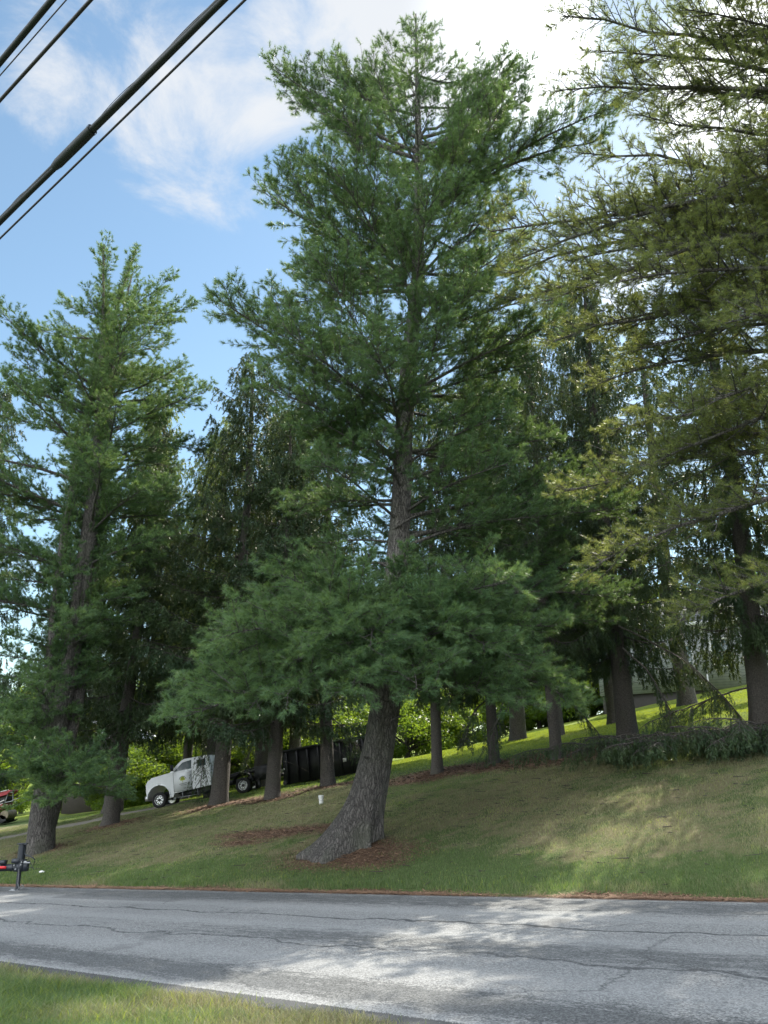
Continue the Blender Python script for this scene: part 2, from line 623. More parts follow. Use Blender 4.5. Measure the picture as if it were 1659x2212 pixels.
m = M('lawn_ground')
g = m.obj(which='Object')
n1 = m.tex('ShaderNodeTexNoise', 1.4, g, inp={'Detail': 6.0, 'Roughness': .65})
n2 = m.tex('ShaderNodeTexNoise', 16.0, g, inp={'Detail': 5.0, 'Roughness': .7})
n3 = m.tex('ShaderNodeTexNoise', 60.0, g, inp={'Detail': 3.0, 'Roughness': .7})
green = m.mix(n2.outputs['Fac'], (0.050, 0.080, 0.026), (0.105, 0.145, 0.050))
tan = m.mix(n2.outputs['Fac'], (0.12, 0.105, 0.058), (0.25, 0.22, 0.13))
dry = m.math('ADD', m.attr('dry'), m.ss(n1.outputs['Fac'], .3, .7, -.35, .35))
green = m.mix(m.attr('far'), green, (0.17, 0.22, 0.035))  # sunlight on the far lawn painted as a brighter yellow-green
c = m.mix(m.ss(dry, .25, .85), green, tan)
lit = m.math('ADD', m.attr('litter'), m.ss(n2.outputs['Fac'], .25, .75, -.45, .45))
lc = m.mix(m.ss(n3.outputs['Fac'], .35, .65), (0.060, 0.036, 0.024), (0.20, 0.125, 0.080))
c = m.mix(m.ss(lit, .38, .62), c, lc)
gr = m.mix(n3.outputs['Fac'], (0.20, 0.18, 0.15), (0.36, 0.33, 0.28))
c = m.mix(m.ss(m.math('ADD', m.attr('drive'), m.ss(n2.outputs['Fac'], .3, .7, -.25, .25)), .35, .7), c, gr)
m.set(Base_Color=c, Roughness=.95)
m.b.inputs['Specular IOR Level'].default_value = 0.15
m.bump(m.math('ADD', n2.outputs['Fac'], m.math('MULTIPLY', n3.outputs['Fac'], .6)), .9, .06)
MAT['ground'] = m.m

nu, nv = UU.shape
idx = np.arange(nu * nv).reshape(nu, nv)
Q = np.stack([idx[:-1, :-1], idx[1:, :-1], idx[1:, 1:], idx[:-1, 1:]], axis=-1).reshape(-1, 4)
tag(mk('ground', np.stack([XX, YY, ZZ], axis=-1), Q, MAT['ground'], smooth=True,
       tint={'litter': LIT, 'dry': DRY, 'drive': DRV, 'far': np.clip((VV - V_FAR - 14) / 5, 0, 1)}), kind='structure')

# ------------------------------------------------------------------ road
m = M('worn_asphalt')
g = m.n('ShaderNodeAttribute', attribute_name='ruv', attribute_type='GEOMETRY').outputs['Vector']
sep = m.n('ShaderNodeSeparateXYZ', {0: g})
U_, V_ = sep.outputs[0], sep.outputs[1]
agg = m.tex('ShaderNodeTexVoronoi', 75.0, g, inp={'Randomness': 1.0})
aggc = m.n('ShaderNodeSeparateColor', {0: agg.outputs['Color']}).outputs[0]
big = m.tex('ShaderNodeTexNoise', .35, g, inp={'Detail': 4.0})
st = m.n('ShaderNodeMapping', {'Vector': g, 'Scale': (1.1, 5.0, 1)}).outputs[0]
streak = m.tex('ShaderNodeTexNoise', 1.6, st, inp={'Detail': 9.0, 'Roughness': .78})
fine = m.tex('ShaderNodeTexNoise', 14.0, st, inp={'Detail': 4.0, 'Roughness': .7})
light = m.mix(m.ss(aggc, .05, .95), (0.112, 0.116, 0.118), (0.270, 0.276, 0.278))
dark = m.mix(m.ss(aggc, .1, .95), (0.050, 0.053, 0.056), (0.135, 0.140, 0.142))


def band(c0, wd, amp):
    d = m.math('ABSOLUTE', m.math('SUBTRACT', V_, c0))
    return m.math('MULTIPLY', m.ss(d, wd, wd * .15), amp)


rightw = m.ss(U_, -14.0, -6.0)
b1 = band(11.0, 1.1, .22)
b2 = m.math('MULTIPLY', band(7.75, .75, .21), m.ss(U_, -13.5, -5.5, .12, 1.0))
b3 = band(5.72, .55, .27)
s_ = m.math('ADD', m.math('ADD', m.math('ADD', b1, b2), b3), streak.outputs['Fac'])
s_ = m.math('ADD', s_, m.ss(fine.outputs['Fac'], .3, .7, -.10, .10))
dm = m.ss(s_, .61, .69)
c = m.mix(dm, light, dark)
c = m.mix(m.ss(big.outputs['Fac'], .4, .65, 0, .22), c, (0.12, 0.13, 0.14))
wp = m.math('ADD', band(6.55, .45, 1.0), m.math('ADD', band(8.25, .40, 1.0), band(9.9, .45, 1.0)))
c = m.mix(m.math('MULTIPLY', m.math('MINIMUM', wp, 1.0), .22), c, (0.30, 0.31, 0.315))
patch = m.math('MULTIPLY', m.math('MULTIPLY', m.ss(U_, -17.6, -17.5), m.ss(U_, -13.0, -13.1)), m.math('MULTIPLY', m.ss(m.math('ADD', V_, m.ss(fine.outputs['Fac'], .3, .7, -.05, .05)), 9.9, 9.95), m.ss(V_, 11.4, 11.3)))
c = m.mix(m.math('MULTIPLY', patch, .55), c, dark)
stain = m.tex('ShaderNodeTexNoise', .9, g, inp={'Detail': 3.0})
c = m.mix(m.math('MULTIPLY', m.ss(stain.outputs['Fac'], .62, .72), .5), c, (0.07, 0.072, 0.075))
# sealed joints running along the lane, slightly wandering
wob = m.tex('ShaderNodeTexNoise', .8, g, inp={'Detail': 5.0, 'Roughness': .6})
for (c0, wd, am, gap) in [(9.05, .050, .12, 0), (7.30, .050, .18, 1), (10.55, .03, .2, 1)]:
    vv = m.math('ADD', V_, m.ss(wob.outputs['Fac'], .3, .7, -am, am))
    dd = m.math('ABSOLUTE', m.math('SUBTRACT', vv, c0))
    jf = m.ss(dd, wd, wd * .45)
    if gap:
        jf = m.math('MULTIPLY', jf, m.ss(fine.outputs['Fac'], .38, .5))
    c = m.mix(m.math('MULTIPLY', jf, .92), c, (0.045, 0.048, 0.052))
cr = m.n('ShaderNodeMapping', {'Vector': g, 'Scale': (.45, .9, 1)}).outputs[0]
crd = m.n('ShaderNodeMix', data_type='VECTOR')
crd.inputs[0].default_value = .12
m.L.new(cr, crd.inputs[4])
m.L.new(streak.outputs['Color'], crd.inputs[5])
cv = m.n('ShaderNodeTexVoronoi', {'Vector': crd.outputs[1], 'Scale': .9}, feature='DISTANCE_TO_EDGE')
cf = m.math('MULTIPLY', m.ss(cv.outputs['Distance'], .005, .002), m.ss(big.outputs['Fac'], .47, .56))
c = m.mix(m.math('MULTIPLY', cf, .8), c, (0.05, 0.053, 0.056))
# pale ground-in grit along both edges, brown needles at the far one
e1 = m.ss(V_, 5.45, 5.25)
c = m.mix(m.math('MULTIPLY', e1, .4), c, m.mix(aggc, (0.20, 0.21, 0.21), (0.40, 0.40, 0.40)))
e0 = m.ss(m.math('ADD', V_, m.ss(fine.outputs['Fac'], .3, .7, -.05, .05)), 5.14, 5.08)
c = m.mix(e0, c, (0.06, 0.062, 0.062))
e2 = m.math('MULTIPLY', m.ss(m.math('ADD', V_, m.ss(fine.outputs['Fac'], .2, .8, -.16, .16)), 11.66, 11.78), .8)
c = m.mix(e2, c, (0.19, 0.12, 0.085))
m.set(Base_Color=c, Roughness=.82)
m.b.inputs['Specular IOR Level'].default_value = 0.35
m.bump(m.math('ADD', agg.outputs['Distance'], m.math('MULTIPLY', dm, -.15)), .55, .012)
MAT['road'] = m.m

ru = spaced([(-300, -60, 8), (-60, 12, .25), (12, 200, 8)])
rv = spaced([(V_NEAR - .02, V_FAR + .02, .34)])
RU, RV = np.meshgrid(ru, rv, indexing='ij')
RVw = RV + np.where(RV > V_FAR - .1, .06 * np.sin(RU * 1.7) * np.sin(RU * .63 + 1), 0) + np.where(RV < V_NEAR + .1, .04 * np.sin(RU * 2.3 + .5) * np.sin(RU * .9), 0)
RX, RY = xy(RU, RVw)
RZ = plane_z(RU) + 0.012 + 0.03 * np.sin((RV - V_NEAR) / (V_FAR - V_NEAR) * math.pi)
nu, nv = RU.shape
idx = np.arange(nu * nv).reshape(nu, nv)
Q = np.stack([idx[:-1, :-1], idx[1:, :-1], idx[1:, 1:], idx[:-1, 1:]], axis=-1).reshape(-1, 4)
road = mk('road', np.stack([RX, RY, RZ], axis=-1), Q, MAT['road'], smooth=True)
at_ = road.data.attributes.new('ruv', 'FLOAT_VECTOR', 'POINT')
at_.data.foreach_set('vector', np.stack([RU, RVw, np.zeros_like(RU)], axis=-1).astype(np.float32).ravel())
tag(road, kind='structure')


def road_z(u, v):
    return plane_z(u) + 0.012 + 0.03 * math.sin((v - V_NEAR) / (V_FAR - V_NEAR) * math.pi)

# ------------------------------------------------------------------ foliage makers


def needles(pos, dr_, n, ln, wd, spread, tint, r):
    N = len(pos)
    P = np.repeat(pos, n, axis=0)
    D = np.repeat(dr_, n, axis=0)
    rv_ = r.normal(size=(N * n, 3)) * spread
    D = nrm(D + rv_)
    L = ln * r.uniform(.7, 1.15, (N * n, 1))
    S = nrm(np.cross(D, r.normal(size=(N * n, 3)))) * wd * r.uniform(.7, 1.2, (N * n, 1))
    V = np.empty((N * n, 3, 3))
    V[:, 0] = P - S * .5
    V[:, 1] = P + S * .5
    V[:, 2] = P + D * L + np.array([0, 0, -.10]) * L
    L = L * np.repeat(r.uniform(.75, 1.25, (N, 1)), n, axis=0)
    T = np.repeat(tint, n) + r.normal(0, .10, N * n)
    F_ = np.arange(N * n * 3).reshape(-1, 3)
    return V.reshape(-1, 3), F_, np.clip(np.repeat(T, 3), 0, 1)


def limb_path(start, az, L, e0, e1, r, n=9, wob=.10):
    s = np.linspace(0, 1, n)
    e = e0 + (e1 - e0) * s
    a = az + np.cumsum(r.normal(0, wob, n)) * .6
    e = e + np.cumsum(r.normal(0, wob * .5, n)) * .5
    d = np.stack([np.cos(a) * np.cos(e), np.sin(a) * np.cos(e), np.sin(e)], axis=-1)
    seg = d[:-1] * (L / (n - 1))
    return np.vstack([start, start + np.cumsum(seg, axis=0)])


def interp_path(P, s):
    n = len(P) - 1
    x = np.clip(s, 0, .9999) * n
    i = x.astype(int)
    f = (x - i)[:, None]
    return P[i] * (1 - f) + P[i + 1] * f, nrm(P[i + 1] - P[i])


def pine_foliage(paths, lens, r, sp=.26, tsp=.13, nn=9, ln=.10, wd=.008, s0=.22, twigs=True, sweep=.25, rs=1.0, lat=.42, clump=.12):
    P0, D0, L0, T0 = [], [], [], []
    for P, L in zip(paths, lens):
        k = max(5, int(L * (1 - s0) / sp * 2))
        s = np.clip(np.linspace(s0, 1.0, k) + r.normal(0, .012, k), 0, 1)
        p, t = interp_path(P, s)
        side = nrm(np.cross(t, UP)) * np.where(np.arange(k) % 2 == 0, 1, -1)[:, None]
        ang = r.uniform(.45, 1.2, k)[:, None] * (1 - .35 * s[:, None])
        d = nrm(t * np.cos(ang) + side * np.sin(ang) + UP * r.normal(sweep * .7, .34, (k, 1)) + r.normal(0, .12, (k, 3)))
        l = np.minimum(L * lat, 2.1) * (1.05 - s) ** .6 * (.45 + .6 * np.minimum(1, (s - s0 + .12) * 3)) * r.uniform(.35, 1.2, k) + .22
        P0.append(p); D0.append(d); L0.append(l)
        T0.append(np.full(k, r.normal(.45, clump)) + r.normal(0, clump * .6, k))
    P0, D0, L0, T0 = map(np.concatenate, (P0, D0, L0, T0))
    tt = np.linspace(0, 1, 4)
    LP = P0[:, None] + D0[:, None] * (L0[:, None, None] * tt[None, :, None]) + UP * (L0[:, None, None] * .14 * tt[None, :, None] ** 2)
    lr = (.006 + .007 * L0)[:, None] * np.array([1, .75, .5, .25]) * rs
    wood = [tubes(LP, lr, 3)]
    k = np.maximum(3, (L0 / tsp).astype(int))
    I = np.repeat(np.arange(len(P0)), k)
    t = r.uniform(.12, 1, len(I)) ** .85
    tp = P0[I] + D0[I] * (L0[I] * t)[:, None] + UP * (L0[I] * .14 * t ** 2)[:, None]
    sd = nrm(np.cross(D0[I], UP) + r.normal(0, .25, (len(I), 3))) * r.choice([-1, 1], len(I))[:, None]
    td = nrm(D0[I] * .75 + sd * .75 + UP * r.normal(sweep, .2, (len(I), 1)))
    tl = r.uniform(.12, .34, len(I)) * (1.15 - .5 * t)
    if twigs:
        TP = np.stack([tp, tp + td * tl[:, None]], axis=1)
        wood.append(tubes(TP, np.broadcast_to(np.array([.0055, .0035]) * rs, (len(I), 2)), 3))
    pos, dd, ti = [], [], []
    for q in (.35, .7, 1.0):
        pos.append(tp + td * (tl * q)[:, None])
        dd.append(td)
        ti.append(T0[I] + (q - .7) * .25)
    pos.append(LP[:, -1]); dd.append(nrm(D0 + UP * .3)); ti.append(T0 + .2)
    for P in paths:
        pos.append(P[-1:]); dd.append(nrm(P[-1:] - P[-2:-1])); ti.append(np.array([.6]))
    pos, dd, ti = np.concatenate(pos), np.concatenate(dd), np.concatenate(ti)
    return needles(pos, nrm(dd + UP * .15), nn, ln, wd, .52, ti, r), wood


def curtain_foliage(paths, lens, r, sp=.17, hang=.55, step=.06, nn=4, ln=.13, wd=.030, s0=.12, lat=.3, dens=1.0):
    P0, D0, L0, T0 = [], [], [], []
    for P, L in zip(paths, lens):
        k = max(5, int(L * (1 - s0) / sp * 2 * dens))
        s = np.clip(np.linspace(s0, 1.0, k) + r.normal(0, .02, k), 0, 1)
        p, t = interp_path(P, s)
        side = nrm(np.cross(t, UP)) * np.where(np.arange(k) % 2 == 0, 1, -1)[:, None]
        ang = r.uniform(.5, 1.1, k)[:, None]
        d = nrm(t * np.cos(ang) + side * np.sin(ang) - UP * .15)
        l = np.minimum(L * lat, 1.0) * (1.1 - s) ** .5 * r.uniform(.5, 1.1, k) + .1
        P0.append(p); D0.append(d); L0.append(l)
        T0.append(np.full(k, r.normal(.45, .18)) + r.normal(0, .1, k))
    P0, D0, L0, T0 = map(np.concatenate, (P0, D0, L0, T0))
    tt = np.linspace(0, 1, 4)
    LP = P0[:, None] + D0[:, None] * (L0[:, None, None] * tt[None, :, None]) - UP * (L0[:, None, None] * .30 * tt[None, :, None] ** 2)
    wood = [tubes(LP, (.008 + .006 * L0)[:, None] * np.array([1, .75, .5, .3]), 3)]
    k = np.maximum(2, (L0 / .16).astype(int)) + 1
    I = np.repeat(np.arange(len(P0)), k)
    t = r.uniform(.0, 1, len(I))
    hp = P0[I] + D0[I] * (L0[I] * t)[:, None] - UP * (L0[I] * .30 * t ** 2)[:, None]
    hl = hang * r.uniform(.35, 1.25, len(I))
    hd = nrm(D0[I] * .28 + r.normal(0, .14, (len(I), 3)) - UP)
    nseg = np.maximum(2, (hl / step).astype(int))
    J = np.repeat(np.arange(len(I)), nseg)
    q = r.uniform(0, 1, len(J))
    pos = hp[J] + hd[J] * (hl[J] * q)[:, None]
    return needles(pos, nrm(hd[J]), nn, ln, wd, .50, T0[I][J], r), wood


def wood_mesh(parts):
    V, F_, n = [], [], 0
    for v, f in parts:
        V.append(v); F_.append(f + n); n += len(v)
    return np.vstack(V), np.vstack(F_)


def trunk_mesh(P, Rr, sides, flare=None, step=.12, rough=.03, r=None):
    """smooth tapered trunk; flare(angle)-> extra radius factor near the foot"""
    L = np.concatenate([[0], np.cumsum(np.linalg.norm(np.diff(P, axis=0), axis=1))])
    n = max(8, int(L[-1] / step))
    s = L[-1] * np.linspace(0, 1, n) ** 1.25
    PP = np.stack([np.interp(s, L, P[:, k]) for k in range(3)], axis=-1)
    k = np.hanning(9); k /= k.sum()
    for c in range(2):
        pad = np.concatenate([PP[:1, c].repeat(4), PP[:, c], PP[-1:, c].repeat(4)])
        PP[:, c] = np.convolve(pad, k, 'valid')
    RR = np.interp(s, L, Rr)
    th = np.arange(sides) * 2 * math.pi / sides
    ring = np.stack([np.cos(th), np.sin(th), np.zeros(sides)], axis=-1)
    rad = RR[:, None] * np.ones(sides)
    if flare is not None:
        rad = rad + np.stack([flare(th, h) for h in s])
    ph = r.uniform(0, 6.28, 6)
    for i_, (a, b, am) in enumerate([(5, 1.2, .5), (9, 2.3, .35), (14, .8, .3)]):
        rad *= 1 + rough * am * np.sin(a * th[None] + s[:, None] * b + ph[i_])
    V = PP[:, None] + ring[None] * rad[..., None]
    i = np.arange(n - 1)[:, None] * sides
    j = np.arange(sides)[None]
    j2 = (j + 1) % sides
    Q_ = np.stack([i + j, i + j2, i + sides + j2, i + sides + j], axis=-1).reshape(-1, 4)
    return V.reshape(-1, 3), Q_, PP, RR


def make_tree(name, label, cat, base, trunk, crown_nd, wood, trunk_mat, leaf_mat, group=None, dead=None):
    root = empty(name, base, label, cat, group)
    b = np.asarray(base)
    mk('trunk', trunk[0] - b, trunk[1], trunk_mat, root, smooth=True)
    V, Q_ = wood_mesh(wood)
    mk('boughs', V - b, Q_, trunk_mat, root, smooth=True)
    V, F_, T = crown_nd
    mk('crown', V - b, F_, leaf_mat, root, tint=T)
    return root


def pxpath(pts, Y):
    """trunk centreline and radii from sheet points (x, y, width) on the upright plane at distance Y"""
    P = np.array([at(x, y, Y) for x, y, _ in pts])
    W = np.array([w * depth(p) / F_PX / 2 for (x, y, w), p in zip(pts, P)])
    return P, W


def silhouette_tree(name, label, cat, pts, Y, prof, r, n_limbs, rise_top, rise_bot, leaf, kw, yb, yt, base_sink=.35, sides=24,
                    flare=None, droop=-.15, lenj=(.55, 1.08), mat='bark', extra=None, front=1.0, fol=pine_foliage, step=.15, wobble=.10):
    P, W = pxpath(pts, Y)
    b = P[0].copy()
    b[2] = gz(b[0], b[1])
    P[0] = b - np.array([0, 0, base_sink])
    tm = trunk_mesh(P, W, sides, flare, step, .05, r)
    PP, RR = tm[2], tm[3]
    prof = np.array(prof, dtype=float)           # y, xl, xr
    paths, lens, wood = [], [], []
    kw = dict(kw)
    nw = kw.pop('whorl', 0)
    if nw:
        wy = np.linspace(yt, yb, nw) + r.normal(0, (yb - yt) / nw * .18, nw)
        ys = np.repeat(wy, int(math.ceil(n_limbs / nw)))
        ys = ys + r.normal(0, 6, len(ys))
        n_limbs = len(ys)
    else:
        ys = np.linspace(yt, yb, n_limbs) + r.normal(0, 6, n_limbs)
    az = r.uniform(0, 6.28)
    for i, yy in enumerate(ys):
        az += 2.399 + r.normal(0, .25)
        if nw and 1030 < yy < 1300 and math.sin(az) < -.62:
            continue
        xl, xr = np.interp(yy, prof[:, 0], prof[:, 1]), np.interp(yy, prof[:, 0], prof[:, 2])
        tipz = at(850, yy, Y)[2]
        cx = np.interp(tipz, PP[:, 2], PP[:, 0])
        c = at(0, yy, Y)
        sc = (depth(np.array([0, Y, tipz]))) / F_PX
        Rl, Rr_ = (cx - at(xl, yy, Y)[0]), (at(xr, yy, Y)[0] - cx)
        ca = math.cos(az)
        base_r = (Rr_ * (ca > 0) + Rl * (ca <= 0)) * ca * ca + (Rl + Rr_) / 2 * (1 - ca * ca) * (front if math.sin(az) < 0 else 1.0)
        Rad = max(.4, base_r * r.uniform(*lenj))
        tipz = at(850, yy, Y + Rad * .85 * math.sin(az))[2]       # boughs reaching towards the camera hang lower for the same outline
        f = (yy - yt) / (yb - yt)
        rise = rise_top + (rise_bot - rise_top) * f ** .7
        zb = tipz - Rad * math.tan(rise) * .8
        zmin = PP[:, 2].min() + 1.6
        zb = min(max(zb, zmin), PP[-1, 2] - .3)
        k = int(np.argmin(np.abs(PP[:, 2] - zb)))
        st = PP[k]
        dz = tipz - st[2]
        el = math.atan2(dz, Rad)
        L = math.hypot(dz, Rad) * 1.05
        path = limb_path(st, az, L, el + droop * (-1 if rise > .4 else 1) * -1, el - droop * (-1 if rise > .4 else 1) * -1, r, 10, wobble)
        paths.append(path); lens.append(L)
    if extra:
        for (sx, sy, ex, ey, Ye, bow) in extra:
            a0 = at(sx, sy, Y)
            k = int(np.argmin(np.abs(PP[:, 2] - a0[2])))
            a0 = PP[k]
            a1 = at(ex, ey, Ye)
            s = np.linspace(0, 1, 10)[:, None]
            pth = a0 * (1 - s) + a1 * s + UP * (np.sin(s * math.pi) * bow)
            pth[1:-1] += r.normal(0, .05, (8, 3))
            paths.append(pth); lens.append(float(np.linalg.norm(a1 - a0)))
    for pth, L in zip(paths, lens):
        rb = .012 + .0105 * L
        wood.append(tubes(pth[None], (rb * np.linspace(1, .16, len(pth)) ** 1.1)[None], 6))
    nd, w2 = fol(paths, lens, r, **kw)
    wood += w2
    return make_tree(name, label, cat, b, tm, nd, wood, MAT[mat], leaf)


# ------------------------------------------------------------------ the great leaning pine
HY = 19.0


def hero_flare(th, h):
    e = math.exp(-max(0.0, h - .75) / .55)
    d = (np.cos(th - math.pi * 1.02) * .5 + .5) ** 3
    roots = np.maximum(0, np.cos(th * 6 + .7)) ** 2 * .30 - .05 + np.maximum(0, np.cos(th * 8 + 2)) ** 2 * .07
    return e * (.66 * d + roots + .10)


hero_pts = [(764, 1856, 86), (777, 1790, 80), (790, 1740, 76), (801, 1700, 72), (822, 1600, 66), (839, 1480, 62), (852, 1300, 52), (866, 1100, 42),
            (874, 900, 37), (884, 780, 35), (903, 600, 29), (905, 430, 20), (903, 250, 13), (900, 130, 7), (898, 30, 3)]
hero_prof = [(-10, 885, 920), (60, 862, 945), (110, 830, 985), (160, 640, 1090), (210, 600, 1140), (300, 592, 1120), (400, 615, 1110), (500, 560, 1130), (600, 520, 1160), (680, 490, 1190),
             (760, 560, 1210), (900, 580, 1270), (1000, 610, 1280), (1150, 560, 1350), (1290, 480, 1390), (1380, 430, 1330), (1480, 350, 1250), (1560, 360, 1260)]
r = np.random.default_rng(11)
silhouette_tree('pine_tree', 'tall white pine with a thick leaning grey trunk in the middle of the lawn', 'tree', hero_pts, HY, hero_prof, r, 140,
                R(52), R(-4), MAT['pine'], dict(sp=.19, tsp=.085, nn=18, ln=.135, wd=.0085, s0=.24, whorl=29), 1490, 60, sides=56, base_sink=.95, flare=hero_flare, lenj=(.50, 1.08), step=.10,
                extra=[(858, 1340, 470, 1430, 17.0, .3), (855, 1345, 400, 1525, 16.6, .5), (856, 1350, 640, 1430, 14.6, .5), (856, 1350, 800, 1400, 14.2, .5),
                       (856, 1350, 1060, 1400, 14.9, .5), (856, 1340, 1230, 1520, 16.6, .6), (856, 1350, 950, 1440, 14.4, .6), (856, 1350, 540, 1530, 15.6, .5),
                       (856, 1330, 730, 1440, 14.4, .4), (856, 1330, 1140, 1450, 15.6, .6), (905, 600, 1120, 430, 18.0, .2), (905, 560, 700, 535, 18.4, .1),
                       (903, 480, 1320, 235, 18.2, .5), (903, 470, 1300, 300, 19.0, .5), (903, 330, 590, 150, 19.0, -.3), (903, 330, 1140, 150, 19.0, -.3),
                       (903, 300, 720, 150, 19.5, -.2), (903, 300, 1060, 160, 19.5, -.2),
                       (850, 1400, 450, 1535, 16.8, .5), (850, 1400, 620, 1500, 14.6, .5), (850, 1400, 760, 1490, 14.2, .5), (850, 1400, 900, 1490, 14.4, .5),
                       (850, 1400, 1120, 1520, 15.6, .5), (850, 1400, 1230, 1510, 16.6, .4), (850, 1390, 700, 1380, 14.2, .5), 
                       (850, 1400, 410, 1490, 17.4, .4), (850, 1400, 440, 1460, 18.0, .4), (850, 1380, 1000, 1370, 14.8, .4)])

hero = [o for o in bpy.data.objects if o.type == 'EMPTY' and o.name == 'pine_tree'][0]
hb_ = np.array(hero.location)
for (sx, sy, dx_, dz_, ln_) in [(846, 1560, .8, .35, .28), (800, 1640, -.9, .2, .16), (838, 1610, .25, .1, .14), (858, 1140, 1, .3, .5), (845, 1230, -1, .2, .45)]:
    p_ = at(sx, sy, HY - .32) - hb_
    A_ = Acc()
    A_.path([p_ - np.array([dx_ * .1, -.12, 0]), p_ + np.array([dx_ * ln_ * .6, -ln_ * .5, dz_ * ln_]), p_ + np.array([dx_ * ln_, -ln_ * .8, dz_ * ln_ * 1.4])], [.045, .032, .018], 8)
    A_.build('branch_stub', MAT['bark'], hero, smooth=True)

# ------------------------------------------------------------------ left pine
LY = 29.0


def small_flare(th, h):
    return math.exp(-h / .4) * (.10 + np.maximum(0, np.cos(th * 5 + 1)) ** 2 * .14)


left_pts = [(88, 1838, 58), (92, 1760, 52), (110, 1640, 48), (135, 1500, 44), (158, 1390, 40), (176, 1300, 33), (198, 1130, 29), (222, 950, 22), (235, 800, 17),
            (246, 700, 10), (254, 650, 5), (258, 612, 2)]
left_prof = [(510, 240, 290), (590, 180, 360), (640, 120, 400), (690, 10, 430), (740, -10, 430), (830, 0, 440), (900, -80, 430), (1000, -130, 400), (1150, -120, 380), (1300, -120, 330),
             (1400, -60, 220), (1500, -80, 170), (1600, -80, 140), (1650, -60, 240), (1720, 0, 270)]
r = np.random.default_rng(21)
silhouette_tree('pine_tree', 'left pine with dark trunk standing behind the trailer jack at the road edge', 'tree', left_pts, LY, left_prof, r, 120,
                R(35), R(-6), MAT['pine'], dict(sp=.22, tsp=.10, nn=14, ln=.15, wd=.0135, twigs=False, whorl=26), 1690, 610, sides=28, flare=small_flare, lenj=(.55, 1.05),
                extra=[(100, 1720, 255, 1700, 25.5, .2), (100, 1710, 180, 1680, 25.0, .3), (100, 1700, 60, 1640, 25.5, .3), (120, 1560, 60, 1480, 26.0, .3),
                       (90, 1710, 120, 1730, 25.6, .2), (180, 1250, 120, 1250, 26.5, .4), (110, 1600, 20, 1560, 26, .3)])

# ------------------------------------------------------------------ pine on the right, trunk outside the picture
RY_ = 16.0
gx = at(2080, 1650, RY_)[0]
right_pts = [(2100, 1690, 80), (2085, 1500, 72), (2075, 1200, 60), (2070, 800, 50), (2068, 400, 36), (2065, 0, 24), (2062, -500, 10), (2060, -900, 3)]
right_prof = [(-900, 2030, 2090), (-400, 1850, 2250), (0, 1800, 2400), (400, 1780, 2550), (600, 1680, 2550), (900, 1560, 2550), (1300, 1640, 2500), (1600, 1700, 2400)]
r = np.random.default_rng(31)
silhouette_tree('pine_tree', 'pine reaching in from beyond the right side with long boughs across the bright sky', 'tree', right_pts, RY_, right_prof, r, 44,
                R(35), R(0), MAT['pine_warm'], dict(sp=.22, tsp=.10, nn=13, ln=.135, wd=.0085, s0=.12, lat=.46, rs=1.4), 1450, -800, sides=24, lenj=(.5, 1.0), step=.2, front=.55,
                extra=[(2070, 250, 1215, 35, 15.5, .5), (2070, 300, 1210, 195, 15.0, .8), (2070, 380, 1390, 250, 14.0, .2), (2070, 560, 1250, 330, 16.0, .9),
                       (2070, 520, 1120, 560, 14.5, 1.6), (2070, 560, 1180, 650, 14.0, 1.3), (2070, 640, 1330, 610, 13.6, .6), (2070, 760, 1190, 740, 14.6, 1.2),
                       (2070, 700, 1300, 470, 15.6, .8), (2070, 800, 1480, 900, 14.0, .8), (2070, 430, 1500, 420, 13.6, .9), (2070, 900, 1390, 1010, 14.6, .8),
                       (2070, 260, 1300, 110, 15.2, .6), (2070, 330, 1330, 180, 15.6, .6), (2070, 200, 1500, 60, 15.0, .4), (2070, 350, 1600, 330, 13.5, .4), (2070, 620, 1060, 500, 15.4, 1.4), (2070, 1000, 1220, 1060, 15.6, .7), (2070, 1050, 1270, 1230, 14.8, .8),
                       (2070, 1250, 1480, 1330, 14.6, .6), (2070, 200, 1480, 20, 14.2, .5), (2070, 150, 1560, -60, 13.6, .5), (2070, 720, 1560, 700, 13.2, .5),
                       (2070, 600, 1110, 590, 16.2, 1.5), (2070, 700, 1100, 650, 16.6, 1.4), (2070, 740, 1290, 700, 15.0, 1.0), (2070, 640, 1240, 560, 14.8, 1.2), (2070, 780, 1360, 760, 15.0, .9), (2070, 840, 1290, 830, 15.6, 1.0), (2070, 960, 1330, 930, 16.4, .8), (2070, 540, 1330, 440, 15.6, .9), (2070, 700, 1430, 660, 16.0, .9), (2070, 1000, 1450, 980, 15.4, .7)])

# ------------------------------------------------------------------ spruces
row = [  # px, py, Y, width, top y, label
    (480, 1737, 37.0, 16, 770, 'slim spruce standing directly in front of the white truck'),
    (592, 1724, 34.0, 25, 880, 'spruce trunk between the truck and the black dumpster'),
    (705, 1698, 33.0, 27, 900, 'spruce trunk in front of the black dumpster, above the white bucket'),
    (945, 1672, 27.0, 34, 800, 'spruce just right of the great leaning trunk'),
    (1072, 1650, 28.5, 26, 760, 'spruce with hanging brown-green curtains, second to the right of the leaning trunk'),
    (1205, 1640, 30.0, 22, 700, 'thin spruce between the hanging curtains and the thick black trunk'),
    (1352, 1604, 24.5, 50, 560, 'spruce with the thick black trunk in front of the sunlit lawn'),
    (1655, 1570, 24.0, 38, 440, 'dark spruce at the right edge in front of the grey house'),
]


